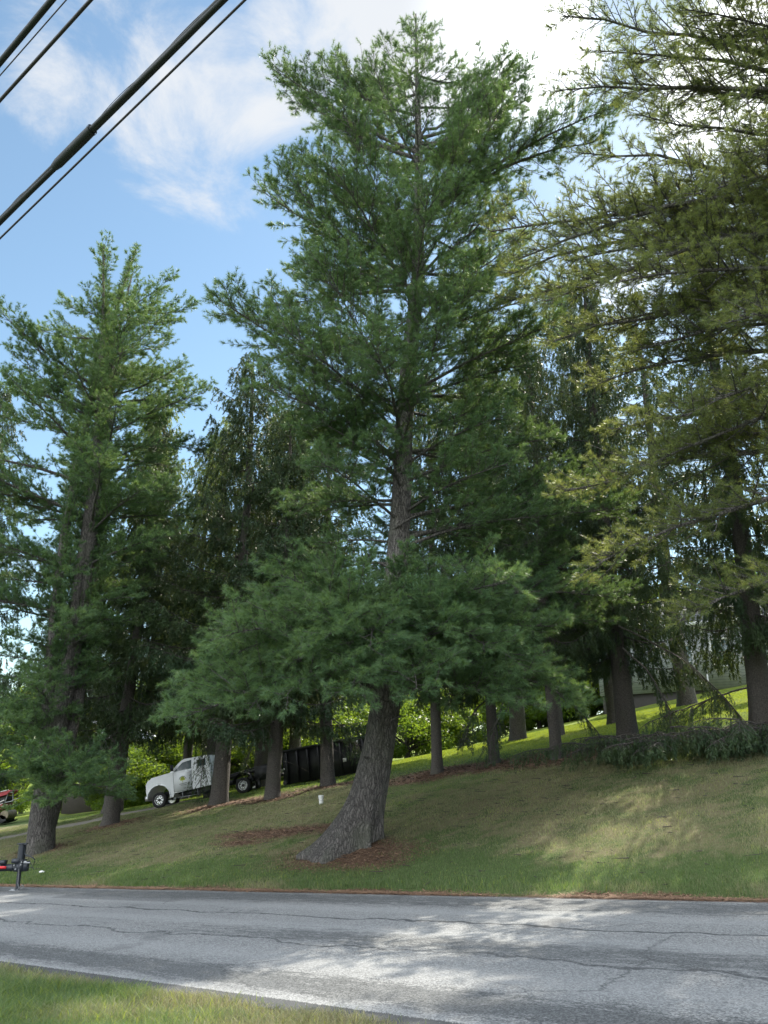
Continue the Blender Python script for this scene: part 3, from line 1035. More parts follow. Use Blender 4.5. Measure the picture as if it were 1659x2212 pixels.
def spruce(seed, H, Rb, r0, zlow, kind, dens=1.0):
    """builds one spruce at the origin, returned as (trunk, needles, wood)"""
    r = np.random.default_rng(seed)
    lean = r.normal(0, .012, 2)
    n = 14
    z = np.linspace(-.3, H, n)
    P = np.stack([lean[0] * z + .08 * np.sin(z * .3 + seed), lean[1] * z + .08 * np.cos(z * .27), z], axis=-1)
    W = r0 * (1 - np.clip(z / H, 0, 1)) ** .8 + .012
    tm = trunk_mesh(P, W, 18, lambda th, h: math.exp(-h / .35) * (r0 * .35 + np.maximum(0, np.cos(th * 5 + seed)) ** 2 * r0 * .5), .3, .05, r)
    paths, lens, wood = [], [], []
    zs = np.arange(zlow, H - .2, .17 / dens)
    az = 0
    for zz in zs:
        az += 2.399 + r.normal(0, .3)
        f = (zz - zlow) / (H - zlow)
        Lb = Rb * (1 - f) ** .75 * r.uniform(.55, 1.1) + .35
        st = np.array([np.interp(zz, z, P[:, 0]), np.interp(zz, z, P[:, 1]), zz])
        e0 = R(-12) + R(55) * f + r.normal(0, .08)
        e1 = R(-22) + R(60) * f + r.normal(0, .12)
        pth = limb_path(st, az, Lb, e0, e1, r, 8, .09)
        pth[:, 2] += np.linspace(0, 1, 8) ** 2 * .18 * Lb - np.sin(np.linspace(0, 1, 8) * math.pi) * .12 * Lb
        paths.append(pth); lens.append(Lb)
        wood.append(tubes(pth[None], ((.010 + .009 * Lb) * np.linspace(1, .2, 8))[None], 5))
    # thin dead twigs on the shaded lower trunk
    for zz in np.arange(1.4, zlow + 4, .22):
        st = np.array([0, 0, zz])
        pth = limb_path(st, r.uniform(0, 6.28), r.uniform(.4, 1.6), R(-15), R(-35), r, 6, .15)
        wood.append(tubes(pth[None], (np.linspace(.010, .003, 6))[None], 4))
    hang = .62 if kind == 'curtain' else .40
    nd, w2 = curtain_foliage(paths, lens, r, hang=hang, dens=dens)
    return tm, nd, wood + w2, H


variants = {}


def get_variant(key):
    if key not in variants:
        seed, H, Rb, r0, zl, kind = {'a': (41, 22.0, 3.2, .26, 3.8, 'curtain'), 'b': (42, 20.0, 3.4, .24, 4.2, 'curtain'),
                                     'c': (43, 21.0, 3.1, .36, 3.1, 'curtain'), 'e': (45, 20.0, 3.0, .30, 4.2, 'curtain'), 'd': (44, 18.0, 2.6, .20, 4.4, 'loose')}[key]
        variants[key] = [None, spruce(seed, H, Rb, r0, zl, kind), H]
    return variants[key]


def put_spruce(key, base, H, rz, label, name='spruce_tree', wide=1.0, group=None):
    v = get_variant(key)
    s = H / v[2]
    if v[0] is None:
        tm, nd, wood, _ = v[1]
        root = make_tree(name, label, 'tree', (0, 0, 0), tm, nd, wood, MAT['bark_spruce'], MAT['spruce'], group)
        root.location = [float(t) for t in base]
        root.rotation_euler = (0, 0, rz)
        root.scale = (s * wide, s * wide, s)
        v[0] = root
        v[1] = None
        return root
    return copy_thing(v[0], base, rz, (s * wide, s * wide, s), label)


def top_height(px, py_top, Y, base):
    return at(px, py_top, Y)[2] - base[2]


keys = ['b', 'a', 'd', 'b', 'a', 'd', 'c', 'c']
for i, (px, py, Y, wd, ty, lab) in enumerate(row):
    b = hit(px, py)
    H = top_height(px, ty, b[1], b)
    put_spruce(keys[i], b, H, i * 1.7 + .4, lab, wide={0: 1.35, 1: 1.4, 2: 1.5, 6: 1.0, 7: 1.0}.get(i, 1.0))
more = [
    ('d', 112, 1783, 930, 1.0, 'dark trunked spruce close behind the left pine', 1.0),
    ('e', 245, 1780, 900, 1.1, 'spruce with dark flared trunk left of the white truck', .85),
]
for k, px, py, ty, w_, lab, rzz in more:
    b = hit(px, py)
    put_spruce(k, b, top_height(px, ty, b[1], b), rzz * 3, lab, wide=w_)
for k, px, Y, ty, w_, lab in [
    ('a', -150, 36, 820, 1.1, 'spruce on the left edge of the picture behind the red machine'),
    ('b', 640, 44, 840, 1.1, 'spruce behind the dumpster, showing left of the great pine'),
    ('a', 400, 46, 930, 1.0, 'spruce further back above the cab of the white truck'),
    ('b', 1120, 41, 700, 1.3, 'spruce behind the hanging curtains, right of the great pine'),
    ('d', 1505, 40, 640, 1.5, 'spruce in the gap between the black trunk and the right edge, far up the slope'),
    ('a', 1345, 37, 600, 1.2, 'tall spruce added to shade the road, hidden behind the thick black trunk, its top among the pine boughs'),  # added to keep sun patches off the road
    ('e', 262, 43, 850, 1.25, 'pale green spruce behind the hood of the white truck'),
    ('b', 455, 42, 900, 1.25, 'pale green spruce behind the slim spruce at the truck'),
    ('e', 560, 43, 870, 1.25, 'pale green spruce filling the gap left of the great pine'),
    ('a', 1212, 36, 720, 1.0, 'spruce further back above the thin trunks right of the great pine'),
]:
    b = gpt(px, Y)
    o_ = put_spruce(k, b, top_height(px, ty, Y, b), px * .01, lab, wide=w_)
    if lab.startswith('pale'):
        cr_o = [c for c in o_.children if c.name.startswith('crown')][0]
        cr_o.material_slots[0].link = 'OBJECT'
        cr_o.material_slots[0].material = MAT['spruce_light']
# the row goes on beyond the right side of the picture
for (u_, w_, H_) in [(3.5, 10.5, 20), (8.5, 11.5, 21), (13.5, 11, 19)]:
    X_, Y_ = xy(u_, V_FAR + w_)
    put_spruce('c', (X_, Y_, gz(X_, Y_)), H_, u_, 'spruce further along the row beyond the right side of the picture', wide=1.3)['group'] = 'spruces beyond the right side'

# low boughs lying on the ground at the right
r = np.random.default_rng(55)


def low_boughs(px, py, n, L, label):
    b = hit(px, py)
    paths, lens, wood = [], [], []
    for k in range(n):
        az = r.uniform(-2.9, -.2) if k % 4 else r.uniform(0, 3)
        st = b + np.array([r.normal(0, .5), r.normal(0, .3), r.uniform(.25, .75)])
        Lb = L * r.uniform(.5, 1.1)
        pth = limb_path(st, az, Lb, R(8), R(-22), r, 8, .12)
        g = np.array([gz(p[0], p[1]) for p in pth])
        pth[:, 2] = np.maximum(pth[:, 2], g + .12)
        paths.append(pth); lens.append(Lb)
        wood.append(tubes(pth[None], (np.linspace(.022, .006, 8))[None], 5))
    nd, w2 = curtain_foliage(paths, lens, r, hang=.30, ln=.10, wd=.018, dens=1.3)
    V, F_, T = nd
    g = ground_uv(*uv(V[:, 0], V[:, 1]))
    V[:, 2] = np.maximum(V[:, 2], g + .015)
    root = empty('low_spruce_branches', b, label, 'branches', 'low green boughs lying on the litter')
    VV_, QQ_ = wood_mesh(wood + w2)
    mk('boughs', VV_ - b, QQ_, MAT['bark_spruce'], root, smooth=True)
    mk('needles', V - b, F_, MAT['spruce'], root, tint=T)


low_boughs(1320, 1650, 18, 1.7, 'low spruce boughs sweeping the ground in front of the thick black trunk')
low_boughs(1430, 1650, 18, 1.6, 'low green spruce boughs lying right of the thick black trunk')
low_boughs(1540, 1635, 16, 1.7, 'low spruce boughs on the litter between the black trunk and the right edge')
low_boughs(1640, 1622, 14, 1.7, 'low spruce boughs at the foot of the dark spruce at the right edge')

# long bare limbs of the thick spruce, arching down over the sunlit lawn
r = np.random.default_rng(57)


def bare_bough(pts, Y0, Y1, label, rad=.032):
    n = len(pts)
    P = np.array([at(x, y, Y0 + (Y1 - Y0) * i / (n - 1)) for i, (x, y) in enumerate(pts)])
    t = np.linspace(0, n - 1, 14)
    P = np.stack([np.interp(t, np.arange(n), P[:, k]) for k in range(3)], axis=-1)
    P[1:-1] += r.normal(0, .02, (12, 3))
    L = float(np.linalg.norm(np.diff(P, axis=0), axis=1).sum())
    nd, w2 = curtain_foliage([P], [L], r, hang=.42, s0=.25, ln=.10, wd=.016, dens=1.15, lat=.30)
    root = empty('arching_branch', P[0], label, 'branch', 'long boughs arching over the sunlit lawn')
    VV_, QQ_ = wood_mesh([tubes(P[None], np.linspace(rad, .012, 14)[None], 7)] + w2)
    mk('wood', VV_ - P[0], QQ_, MAT['bark_spruce'], root, smooth=True)
    mk('needles', nd[0] - P[0], nd[1], MAT['spruce'], root, tint=nd[2])


bare_bough([(1335, 1352), (1480, 1425), (1560, 1500), (1640, 1600)], 23.8, 22.3, 'long dark bough slanting from the black trunk down to the litter at the right')
bare_bough([(1345, 1400), (1400, 1450), (1445, 1530), (1450, 1590), (1425, 1612)], 23.8, 22.6, 'short crooked bough curving down beside the black trunk')
bare_bough([(1640, 1480), (1560, 1500), (1480, 1530), (1400, 1560)], 23.6, 22.8, 'leafy bough crossing the bright lawn towards the black trunk')
bare_bough([(1100, 1480), (1080, 1540), (1062, 1590), (1058, 1640)], 27.5, 26.6, 'brown-green hanging bough beside the second thin trunk')

for pts_b, Y0, Y1, lab in [
    ([(482, 1545), (455, 1590), (436, 1660), (430, 1735)], 36.9, 35.6, 'hanging spruce bough in front of the cab of the white truck'),
    ([(470, 1500), (400, 1530), (350, 1570), (330, 1610)], 36.9, 35.9, 'drooping spruce bough above the hood of the white truck'),
    ([(592, 1560), (560, 1580), (540, 1620), (530, 1650)], 33.9, 33.2, 'drooping spruce bough above the rear wheel of the truck'),
    ([(705, 1540), (740, 1570), (765, 1600), (775, 1620)], 32.9, 32.2, 'drooping spruce bough above the right end of the dumpster'),
    ([(1205, 1500), (1250, 1530), (1290, 1580), (1300, 1610)], 29.5, 28.6, 'drooping spruce bough left of the black trunk over the litter'),
    ([(1072, 1490), (1030, 1530), (1010, 1570), (1005, 1600)], 28.2, 27.4, 'brown-green hanging bough left of the second thin trunk')]:
    bare_bough(pts_b, Y0, Y1, lab, .03)

# ------------------------------------------------------------------ broad-leaved trees and bushes behind


def leafy(seed, H, Rw, n_cl, n_leaf, size, trunk=True, zlow=.3):
    r = np.random.default_rng(seed)
    cen = []
    for k in range(n_cl):
        a, zz = r.uniform(0, 6.28), r.uniform(0, 1) ** .8
        rr = Rw * math.sqrt(r.uniform(.05, 1)) * math.sqrt(max(.06, 1 - (2 * zz - .9) ** 2))
        cen.append([rr * math.cos(a), rr * math.sin(a), zlow * H + zz * H * (1 - zlow) * .92])
    cen = np.array(cen)
    cr_ = r.uniform(.16, .36, n_cl) * Rw
    I = r.integers(0, n_cl, n_leaf)
    d = nrm(r.normal(size=(n_leaf, 3)))
    pos = cen[I] + d * (cr_[I] * r.uniform(.55, 1.05, n_leaf))[:, None] * np.array([1, 1, .8])
    pos[:, 2] = np.maximum(pos[:, 2], .05)
    tint = np.clip(r.normal(.5, .2, n_cl)[I] + r.normal(0, .15, n_leaf), 0, 1)
    n = nrm(d + r.normal(0, .6, (n_leaf, 3)))
    a = nrm(np.cross(n, r.normal(size=(n_leaf, 3))))
    b = np.cross(n, a)
    s = size * r.uniform(.6, 1.3, (n_leaf, 1))
    V = np.stack([pos - a * s, pos + b * s * .55, pos + a * s, pos - b * s * .55], axis=1).reshape(-1, 3)
    F_ = np.arange(n_leaf * 4).reshape(-1, 4)
    wood = []
    for k in range(n_cl):
        p1 = cen[k]
        p0 = np.array([0, 0, p1[2] * .45])
        s_ = np.linspace(0, 1, 6)[:, None]
        pth = p0 * (1 - s_) + p1 * s_ + UP * np.sin(s_ * math.pi) * .1 * Rw
        wood.append(tubes(pth[None], np.linspace(.02 * Rw, .006 * Rw, 6)[None], 5))
    z = np.linspace(-.2, H * .8, 8)
    P = np.stack([.02 * z, .01 * z, z], axis=-1)
    wood.append(tubes(P[None], np.linspace(.035 * Rw + .04, .02, 8)[None], 9))
    return V, F_, np.repeat(tint, 4), wood


lv = {}


def put_leafy(key, base, H, rz, wide, label, name, cat, group=None):
    if key not in lv:
        par = {'t1': (71, 14.0, 5.5, 46, 26000, .17), 't2': (72, 12.0, 5.0, 40, 24000, .16), 's1': (73, 3.0, 2.2, 34, 26000, .052, True, .05), 's2': (74, 2.6, 2.4, 30, 24000, .048, True, .05)}[key]
        V, F_, T, wood = leafy(*par)
        root = empty(name, (0, 0, 0), label, cat, group)
        VV_, QQ_ = wood_mesh(wood)
        mk('trunk' if key[0] == 't' else 'stems', VV_, QQ_, MAT['bark_spruce'], root, smooth=True)
        mk('crown' if key[0] == 't' else 'foliage', V, F_, MAT['leaf'], root, tint=T)
        root.location = [float(t) for t in base]
        root.rotation_euler = (0, 0, rz)
        s = H / par[1]
        root.scale = (s * wide, s * wide, s)
        lv[key] = (root, par[1])
        return root
    root, H0 = lv[key]
    s = H / H0
    o = copy_thing(root, base, rz, (s * wide, s * wide, s), label)
    if group: o['group'] = group
    return o


bgtrees = [(-900, 70, 11, 't2', 'broad-leaved tree well beyond the left side of the picture, farthest out'), (-650, 75, 12, 't1', 'broad-leaved tree beyond the left side of the picture, middle one'), (-400, 70, 11, 't2', 'broad-leaved tree beyond the left side of the picture'), (-220, 66, 10, 't1', 'broad-leaved tree just beyond the left side of the picture'), (-60, 62, 9, 't1', 'broad-leaved tree rising behind the red machine'), (60, 70, 11, 't2', 'broad-leaved tree behind the left pine'),
           (210, 74, 10, 't1', 'broad-leaved tree rising behind the pale striped roof'), (330, 66, 10, 't2', 'broad-leaved tree behind the front of the white truck'),
           (430, 58, 9, 't1', 'broad-leaved tree behind the cab of the white truck'), (560, 64, 11, 't2', 'broad-leaved tree behind the rear wheel of the truck'),
           (680, 70, 10, 't1', 'broad-leaved tree behind the left end of the dumpster'), (770, 84, 12, 't2', 'yellow-green tree behind the small tan gable'),
           (900, 72, 10, 't1', 'bright tree framed between the great trunk and the next spruce'), (1010, 78, 11, 't2', 'broad-leaved tree beyond the second spruce right of the great trunk'),
           (1120, 74, 10, 't1', 'broad-leaved tree beyond the hanging spruce curtains'), (1240, 70, 10, 't2', 'broad-leaved tree at the far end of the lawn left of the grey house'),
           (1340, 80, 13, 't1', 'broad-leaved tree behind the left end of the grey house'), (1480, 84, 13, 't2', 'broad-leaved tree above the grey roof'),
           (1640, 80, 13, 't1', 'broad-leaved tree behind the grey house at the right edge')]
for px, Y, H, k, lab in bgtrees:
    b = gpt(px, Y)
    put_leafy(k, b, H, px * .37, 1.0, lab, 'broadleaf_tree', 'tree', 'broad-leaved trees at the back')
bushes = [(1170, 60, 4.4, 's1', 'dark bush right of the green lawn far end'), (1230, 60, 5.0, 's2', 'dark bush left of the grey house, behind the thin trunk'), (1290, 60, 5.4, 's1', 'dark bush at the left corner of the grey house'), (1345, 62, 5.4, 's2', 'dark bush beside the grey house end wall'), (20, 64, 3.6, 's1', 'green bush behind the red machine'), (150, 60, 2.8, 's2', 'green bush below the pale striped roof'), (200, 61, 3.0, 's1', 'green bush beside the driveway'),
          (262, 50, 3.2, 's2', 'green bush right of the dark flared spruce trunk'), (330, 51, 3.6, 's1', 'tall bush behind the hood of the white truck'), (395, 52, 4.0, 's2', 'tall bush behind the cab of the white truck'),
          (470, 52, 3.6, 's1', 'bush behind the slim spruce at the truck'), (545, 52, 3.8, 's2', 'bush behind the flatbed of the truck'), (625, 52, 3.8, 's1', 'bush behind the left end of the dumpster'),
          (700, 54, 4.2, 's2', 'bush behind the middle of the dumpster'), (760, 56, 4.4, 's1', 'yellow-green bush behind the right end of the dumpster'), (880, 58, 4.6, 's2', 'sunlit bush just right of the great trunk'),
          (925, 60, 4.4, 's1', 'sunlit bush left of the next spruce trunk'), (1000, 62, 4.2, 's2', 'sunlit bush right of the next spruce trunk'), (1080, 64, 4.0, 's1', 'bush at the far side of the lawn'),
          (1150, 66, 4.0, 's2', 'bush at the far end of the green lawn')]
for px, Y, H, k, lab in bushes:
    b = gpt(px, Y)
    put_leafy(k, b, H, px * .31, 1.15, lab, 'bush', 'bush', 'bushes along the back of the lawn')


# ------------------------------------------------------------------ grass and litter
m = M('grass_blades')
t = m.attr('tint')
d = m.attr('dry')
gcol = m.mix(t, (0.055, 0.098, 0.038), (0.120, 0.180, 0.072))
sun_tint = m.ss(t, .93, 1.0)
gcol = m.mix(sun_tint, gcol, (0.21, 0.27, 0.045))  # sunshine on the far blades put into their colour
tcol = m.mix(t, (0.160, 0.135, 0.080), (0.400, 0.350, 0.220))
c = m.mix(d, gcol, tcol)
m.set(Base_Color=c, Roughness=.55)
m.b.inputs['Specular IOR Level'].default_value = 0.3
tr = m.n('ShaderNodeBsdfTranslucent', {'Color': m.mix(sun_tint, m.mix(d, (0.24, 0.38, 0.06), (0.36, 0.33, 0.19)), (0.50, 0.58, 0.05))})
mxx = m.n('ShaderNodeMixShader', {0: .34, 1: m.b.outputs[0], 2: tr.outputs[0]})
m.L.new(mxx.outputs[0], m.out.inputs['Surface'])
MAT['grass'] = m.m
m = M('fallen_needles')
t = m.attr('tint')
m.set(Base_Color=m.mix(t, (0.060, 0.034, 0.022), (0.30, 0.185, 0.115)), Roughness=.85)
MAT['litter'] = m.m


def project(P):
    X, Y, Z = P[:, 0], P[:, 1], P[:, 2] - CAMZ
    zc = Y * math.cos(PITCH) + Z * math.sin(PITCH)
    yc = Z * math.cos(PITCH) - Y * math.sin(PITCH)
    return CXP + F_PX * X / zc, CYP - F_PX * yc / zc, zc


def scatter(n, u0, u1, v0, v1, r, power=2.0, dref=9.0, pad=60):
    u = r.uniform(u0, u1, n)
    v = r.uniform(v0, v1, n)
    x, y = xy(u, v)
    z = ground_uv(u, v)
    P = np.stack([x, y, z], axis=-1)
    px, py, zc = project(P)
    k = (zc > .5) & (px > -pad) & (px < 1659 + pad) & (py < 2212 + 120)
    k &= r.uniform(size=n) < (dref / np.maximum(zc, dref)) ** power
    return P[k], u[k], v[k], zc[k]


def blades(P, h, w, lean, tint, dry, r, name, mat):
    n = len(P)
    a = r.uniform(0, 6.28, n)
    side = np.stack([np.cos(a), np.sin(a), np.zeros(n)], axis=-1) * (w * .5)[:, None]
    b = r.uniform(0, 6.28, n)
    off = np.stack([np.cos(b), np.sin(b), np.zeros(n)], axis=-1) * (h * lean * r.uniform(.2, 1.3, n))[:, None]
    mid = P + off * .35 + UP * (h * .6)[:, None]
    tip = P + off * 1.1 + UP * (h * .95)[:, None]
    P = P - UP * .01
    V = np.stack([P - side, P + side, mid + side * .8, mid - side * .8, tip], axis=1).reshape(-1, 3)
    base = np.arange(n)[:, None] * 5
    Q_ = base + np.array([[0, 1, 2, 3]])
    T_ = base + np.array([[3, 2, 4]])
    o = mk(name, V, [Q_, T_], mat, tint={'tint': np.repeat(tint, 5), 'dry': np.repeat(dry, 5)})
    return tag(o, kind='stuff')


r = np.random.default_rng(91)
P, u_, v_, zc = scatter(1500000, -45, 8, V_FAR - .12, V_FAR + 13, r, power=1.1, dref=11.0)
lt, dv = litter_at(u_, v_), drive_at(u_, v_)
k = (r.uniform(size=len(P)) > lt * 1.15) & (r.uniform(size=len(P)) > dv * 1.2) & (v_ - V_FAR > .05 - .16 * vnoise(u_, 0 * v_, 3.0, 77))
P, u_, v_, zc = P[k], u_[k], v_[k], zc[k]
P[:, 2] = np.maximum(P[:, 2], plane_z(u_))
dry = np.clip(dry_at(u_, v_) + r.normal(0, .22, len(P)), 0, 1)
tn = np.clip(r.normal(.5, .25, len(P)) + .15 * vnoise(u_, v_, 1.7, 31), 0, 1)
hh = (.035 + .045 * np.exp(-((v_ - V_FAR - .25) / .45) ** 2) + .016 * np.clip(vnoise(u_, v_, 5.0, 17), -.6, 2) + .02 * (vnoise(u_, v_, 9.0, 27) > .9)) * r.uniform(.6, 1.4, len(P))
blades(P, np.clip(hh, .02, .15), .0075 * zc / 16, .7, tn, dry, r, 'lawn_grass', MAT['grass'])
P, u_, v_, zc = scatter(500000, -45, 5, V_FAR + 13, V_FAR + 34, r, power=1.0, dref=20.0)
lt, dv = litter_at(u_, v_), drive_at(u_, v_)
k = (r.uniform(size=len(P)) > lt * 1.15) & (r.uniform(size=len(P)) > dv * 1.2)
P, u_, v_, zc = P[k], u_[k], v_[k], zc[k]
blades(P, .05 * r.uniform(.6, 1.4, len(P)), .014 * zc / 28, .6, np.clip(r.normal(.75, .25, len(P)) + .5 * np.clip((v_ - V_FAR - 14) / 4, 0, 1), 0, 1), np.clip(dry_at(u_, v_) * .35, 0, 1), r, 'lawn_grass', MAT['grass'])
# roadside verge close to the camera
P, u_, v_, zc = scatter(420000, -14, -1.5, 1.2, V_NEAR + .03, r, power=1.0, dref=4.5)
dry = np.clip(dry_at(u_, v_) + r.normal(0, .28, len(P)), 0, 1)
k = r.uniform(size=len(P)) < np.clip((V_NEAR + .08 - v_) / .30, .1, 1)
P, u_, v_, zc, dry = P[k], u_[k], v_[k], zc[k], dry[k]
dry = dry * .9
hh = (.115 - .070 * dry + .02 * vnoise(u_, v_, 4.0, 8)) * r.uniform(.55, 1.4, len(P)) * np.clip((V_NEAR + .3 - v_) / .5, .45, 1)
blades(P, np.clip(hh, .02, .16), .0050 * r.uniform(.6, 1.5, len(P)), .9, np.clip(r.normal(.5, .40, len(P)), 0, 1), dry, r, 'verge_grass', MAT['grass'])


def litter_mesh(P, ln, wd, r, name, tint):
    n = len(P)
    a = r.uniform(0, math.pi, n)
    dx_ = np.stack([np.cos(a), np.sin(a), r.normal(.05, .14, n)], axis=-1) * (ln / 2)[:, None]
    sx_ = np.stack([-np.sin(a), np.cos(a), r.normal(0, .2, n)], axis=-1) * (wd / 2)[:, None]
    P = P + UP * r.uniform(.004, .03, (n, 1))
    V = np.stack([P - dx_ - sx_, P - dx_ + sx_, P + dx_ + sx_, P + dx_ - sx_], axis=1).reshape(-1, 3)
    o = mk(name, V, np.arange(4 * n).reshape(-1, 4), MAT['litter'], tint=np.repeat(np.clip(tint, 0, 1), 4))
    return tag(o, kind='stuff')


P, u_, v_, zc = scatter(600000, -40, 6, V_FAR - .1, V_FAR + 16, r, power=.6, dref=14.0)
k = r.uniform(size=len(P)) < np.clip(litter_at(u_, v_) - .25, 0, 1) * .9
P, zc = P[k], zc[k]
litter_mesh(P, .09 * zc / 18 * r.uniform(.5, 1.5, len(P)), .012 * zc / 18 * r.uniform(.6, 2.2, len(P)), r, 'pine_litter', r.normal(.45, .3, len(P)))
P, u_, v_, zc = scatter(260000, -34, 4, V_FAR - .22, V_FAR + .16, r, power=.8, dref=10.0)
k = r.uniform(size=len(P)) < np.exp(-((v_ - V_FAR + .02) / .10) ** 2) * (.55 + .45 * vnoise(u_, v_ * 0, 2.2, 3))
P, zc, u_, v_ = P[k], zc[k], u_[k], v_[k]
P[:, 2] = np.maximum(P[:, 2], plane_z(u_) + .016)
litter_mesh(P, .06 * r.uniform(.5, 1.5, len(P)) * zc / 14, .006 * zc / 14 * r.uniform(.6, 2, len(P)), r, 'edge_needles', r.normal(.62, .25, len(P)))
P, u_, v_, zc = scatter(800, -30, 4, V_FAR + .3, V_FAR + 13, r, power=.4, dref=14.0)
n = len(P)
a = r.uniform(0, 6.28, n)
ln_t = r.uniform(.06, .34, n)
dirs = np.stack([np.cos(a), np.sin(a), r.normal(.0, .06, n)], axis=-1)
bend = np.stack([-np.sin(a), np.cos(a), 0 * a], axis=-1) * r.normal(0, .15, (n, 1))
tq = np.array([0, .5, 1.0])
TP = P[:, None] + UP * .035 + dirs[:, None] * ln_t[:, None, None] * tq[None, :, None] + bend[:, None] * (ln_t[:, None] * (tq * (1 - tq))[None])[..., None]
V, Q_ = tubes(TP, np.broadcast_to(np.array([.008, .006, .003]), (n, 3)) * r.uniform(.6, 1.3, (n, 1)), 4)
tag(mk('fallen_twigs', V, Q_, MAT['dark_bark']), kind='stuff')
# gravelly crumbs where the asphalt breaks off beside the verge
P, u_, v_, zc = scatter(60000, -14, -2, V_NEAR - .08, V_NEAR + .16, r, power=1.0, dref=5.0)
P[:, 2] = np.maximum(P[:, 2], plane_z(u_) + .014)
n = len(P)
s_ = r.uniform(.004, .013, (n, 1, 1))
tet = np.array([[-1, -.6, -.3], [1, -.6, -.3], [0, 1, -.3], [0, 0, .9]]) * 1.0
ang = r.uniform(0, 6.28, n)
rot = np.stack([np.stack([np.cos(ang), -np.sin(ang), 0 * ang], -1), np.stack([np.sin(ang), np.cos(ang), 0 * ang], -1), np.stack([0 * ang, 0 * ang, 0 * ang + 1], -1)], axis=1)
V = P[:, None] + np.einsum('nij,kj->nki', rot, tet) * s_
Fq = (np.arange(n)[:, None, None] * 4 + np.array([[0, 1, 3], [1, 2, 3], [2, 0, 3]])[None]).reshape(-1, 3)
MAT['grit'] = plain('dark_grit', (0.085, 0.088, 0.090), .9, dirt=.3, scale=40)
tag(mk('edge_grit', V.reshape(-1, 3), Fq, MAT['grit']), kind='stuff')

# ------------------------------------------------------------------ wires


def wire_line(x0, y0, x1, y1, Hgt):
    d0 = pray(x0, y0)
    # height above the road plane: CAMZ + t*dz - GU*t*du = Hgt
    du, dv_ = d0[0] * UD[0] + d0[1] * UD[1], d0[0] * VD[0] + d0[1] * VD[1]
    t = (Hgt - CAMZ) / (d0[2] - GU * du)
    v0 = dv_ * t
    d1 = pray(x1, y1)
    t1 = v0 / (d1[0] * VD[0] + d1[1] * VD[1])
    a, b = d0 * t + [0, 0, CAMZ], d1 * t1 + [0, 0, CAMZ]
    return a, b


def wire(name, label, x0, y0, x1, y1, Hgt, rad, mat, twist=0.0, group='wires over the near side of the road', px_w=None):
    a, b = wire_line(x0, y0, x1, y1, Hgt)
    d = (b - a) / np.linalg.norm(b - a)
    L = np.linalg.norm(b - a)
    ss = np.linspace(-28, L + 22, 160)
    mid = L / 2
    P = a + d * ss[:, None]
    P[:, 2] += .0009 * (ss - mid) ** 2 - .0009 * mid ** 2
    root = empty(name, a, label, 'cable' if rad > .02 else 'wire', group)
    A = Acc()
    if twist:
        for k in range(3):
            ph = ss * .9 + k * 2.09
            off = np.stack([np.cos(ph) * .35 * rad, np.zeros_like(ph), np.sin(ph) * .35 * rad], axis=-1)
            A.path(P + off, rad * .72, 10)
    else:
        A.path(P, rad, 8)
    V = np.vstack(A.V)
    o = mk('strand', V - a, [np.vstack(f) for f in A.F.values()], mat, root, smooth=True)
    return root, a, b, d


rt, a, b, d = wire('cable_bundle', 'thick dark cable bundle with a splice sleeve crossing the upper left sky', 0, 553 * .864, 480, 0, 6.5, .030, MAT['cable'], twist=1)
A = Acc()
c0 = wire_line(173, 293, 240, 215, 6.5)[0]
q = a + d * np.dot(c0 - a, d)
A.path([q - d * .42, q - d * .36, q + d * .0, q + d * .10, q + d * .14], [.030, .038, .039, .038, .030], 14)
A.path([q + d * .11, q + d * .13], .041, 14)
V = np.vstack(A.V)
mk('splice_sleeve', V - a, [np.vstack(f) for f in A.F.values()], MAT['cable'], rt, smooth=True)
for (s0, w_) in [(.20, .9), (1.0, .9)]:
    for k in range(1):
        pass
for (fx, wv) in [(.10, .30), (.60, .42), (.88, .5)]:
    A = Acc()
    c1 = a + (b - a) * fx
    s = np.linspace(-1, 1, 12)[:, None]
    side = nrm(np.cross(d, UP))
    A.path(c1 + d * s * wv + UP * (1 - s ** 2) * .07 - side * .0 + UP * .01, .0022, 5)
    mk('lashing_wire', np.vstack(A.V) - a, [np.vstack(f) for f in A.F.values()], MAT['cable2'], rt, smooth=True)
wire('overhead_wire', 'thin plain wire running just below the thick cable bundle', 0, 515, 529, 0, 6.3, .0085, MAT['cable2'])
wire('overhead_wire', 'medium wire, second from the upper left corner of the sky', 0, 217, 196, 0, 7.6, .015, MAT['cable2'])
wire('overhead_wire', 'hair-thin wire between the two wires nearest the upper left corner', 0, 163, 143, 0, 8.4, .006, MAT['cable2'])
wire('overhead_wire', 'thick wire crossing the upper left corner of the picture', 0, 135, 112, 0, 8.8, .030, MAT['cable'])

# ------------------------------------------------------------------ trailer tongue with drop-leg jack
J0 = hit(38, 1925)
J0[2] = road_z(*uv(J0[0], J0[1]))
k_ = depth(J0) / F_PX / 15.97
jr = empty('trailer_tongue', J0, 'black trailer tongue on a drop-leg jack with hanging chain at the left road edge', 'trailer tongue')


def J(cx_, cy_, y=0.0):
    z_ = (2040 - cy_) * k_
    return np.array([(cx_ - 560) * k_ - .135 * z_, y, z_])


tilt = 40 * k_


def jbar(A, x0, x1, y0, y1, dy=0.0, th=.16):
    """upright rectangle of the crop turned into a bar of real thickness"""
    p, q_ = J(x0, y1), J(x1, y0)
    A.box(((p[0] + q_[0]) / 2, dy, (p[2] + q_[2]) / 2), (abs(q_[0] - p[0]), th, abs(q_[2] - p[2])))


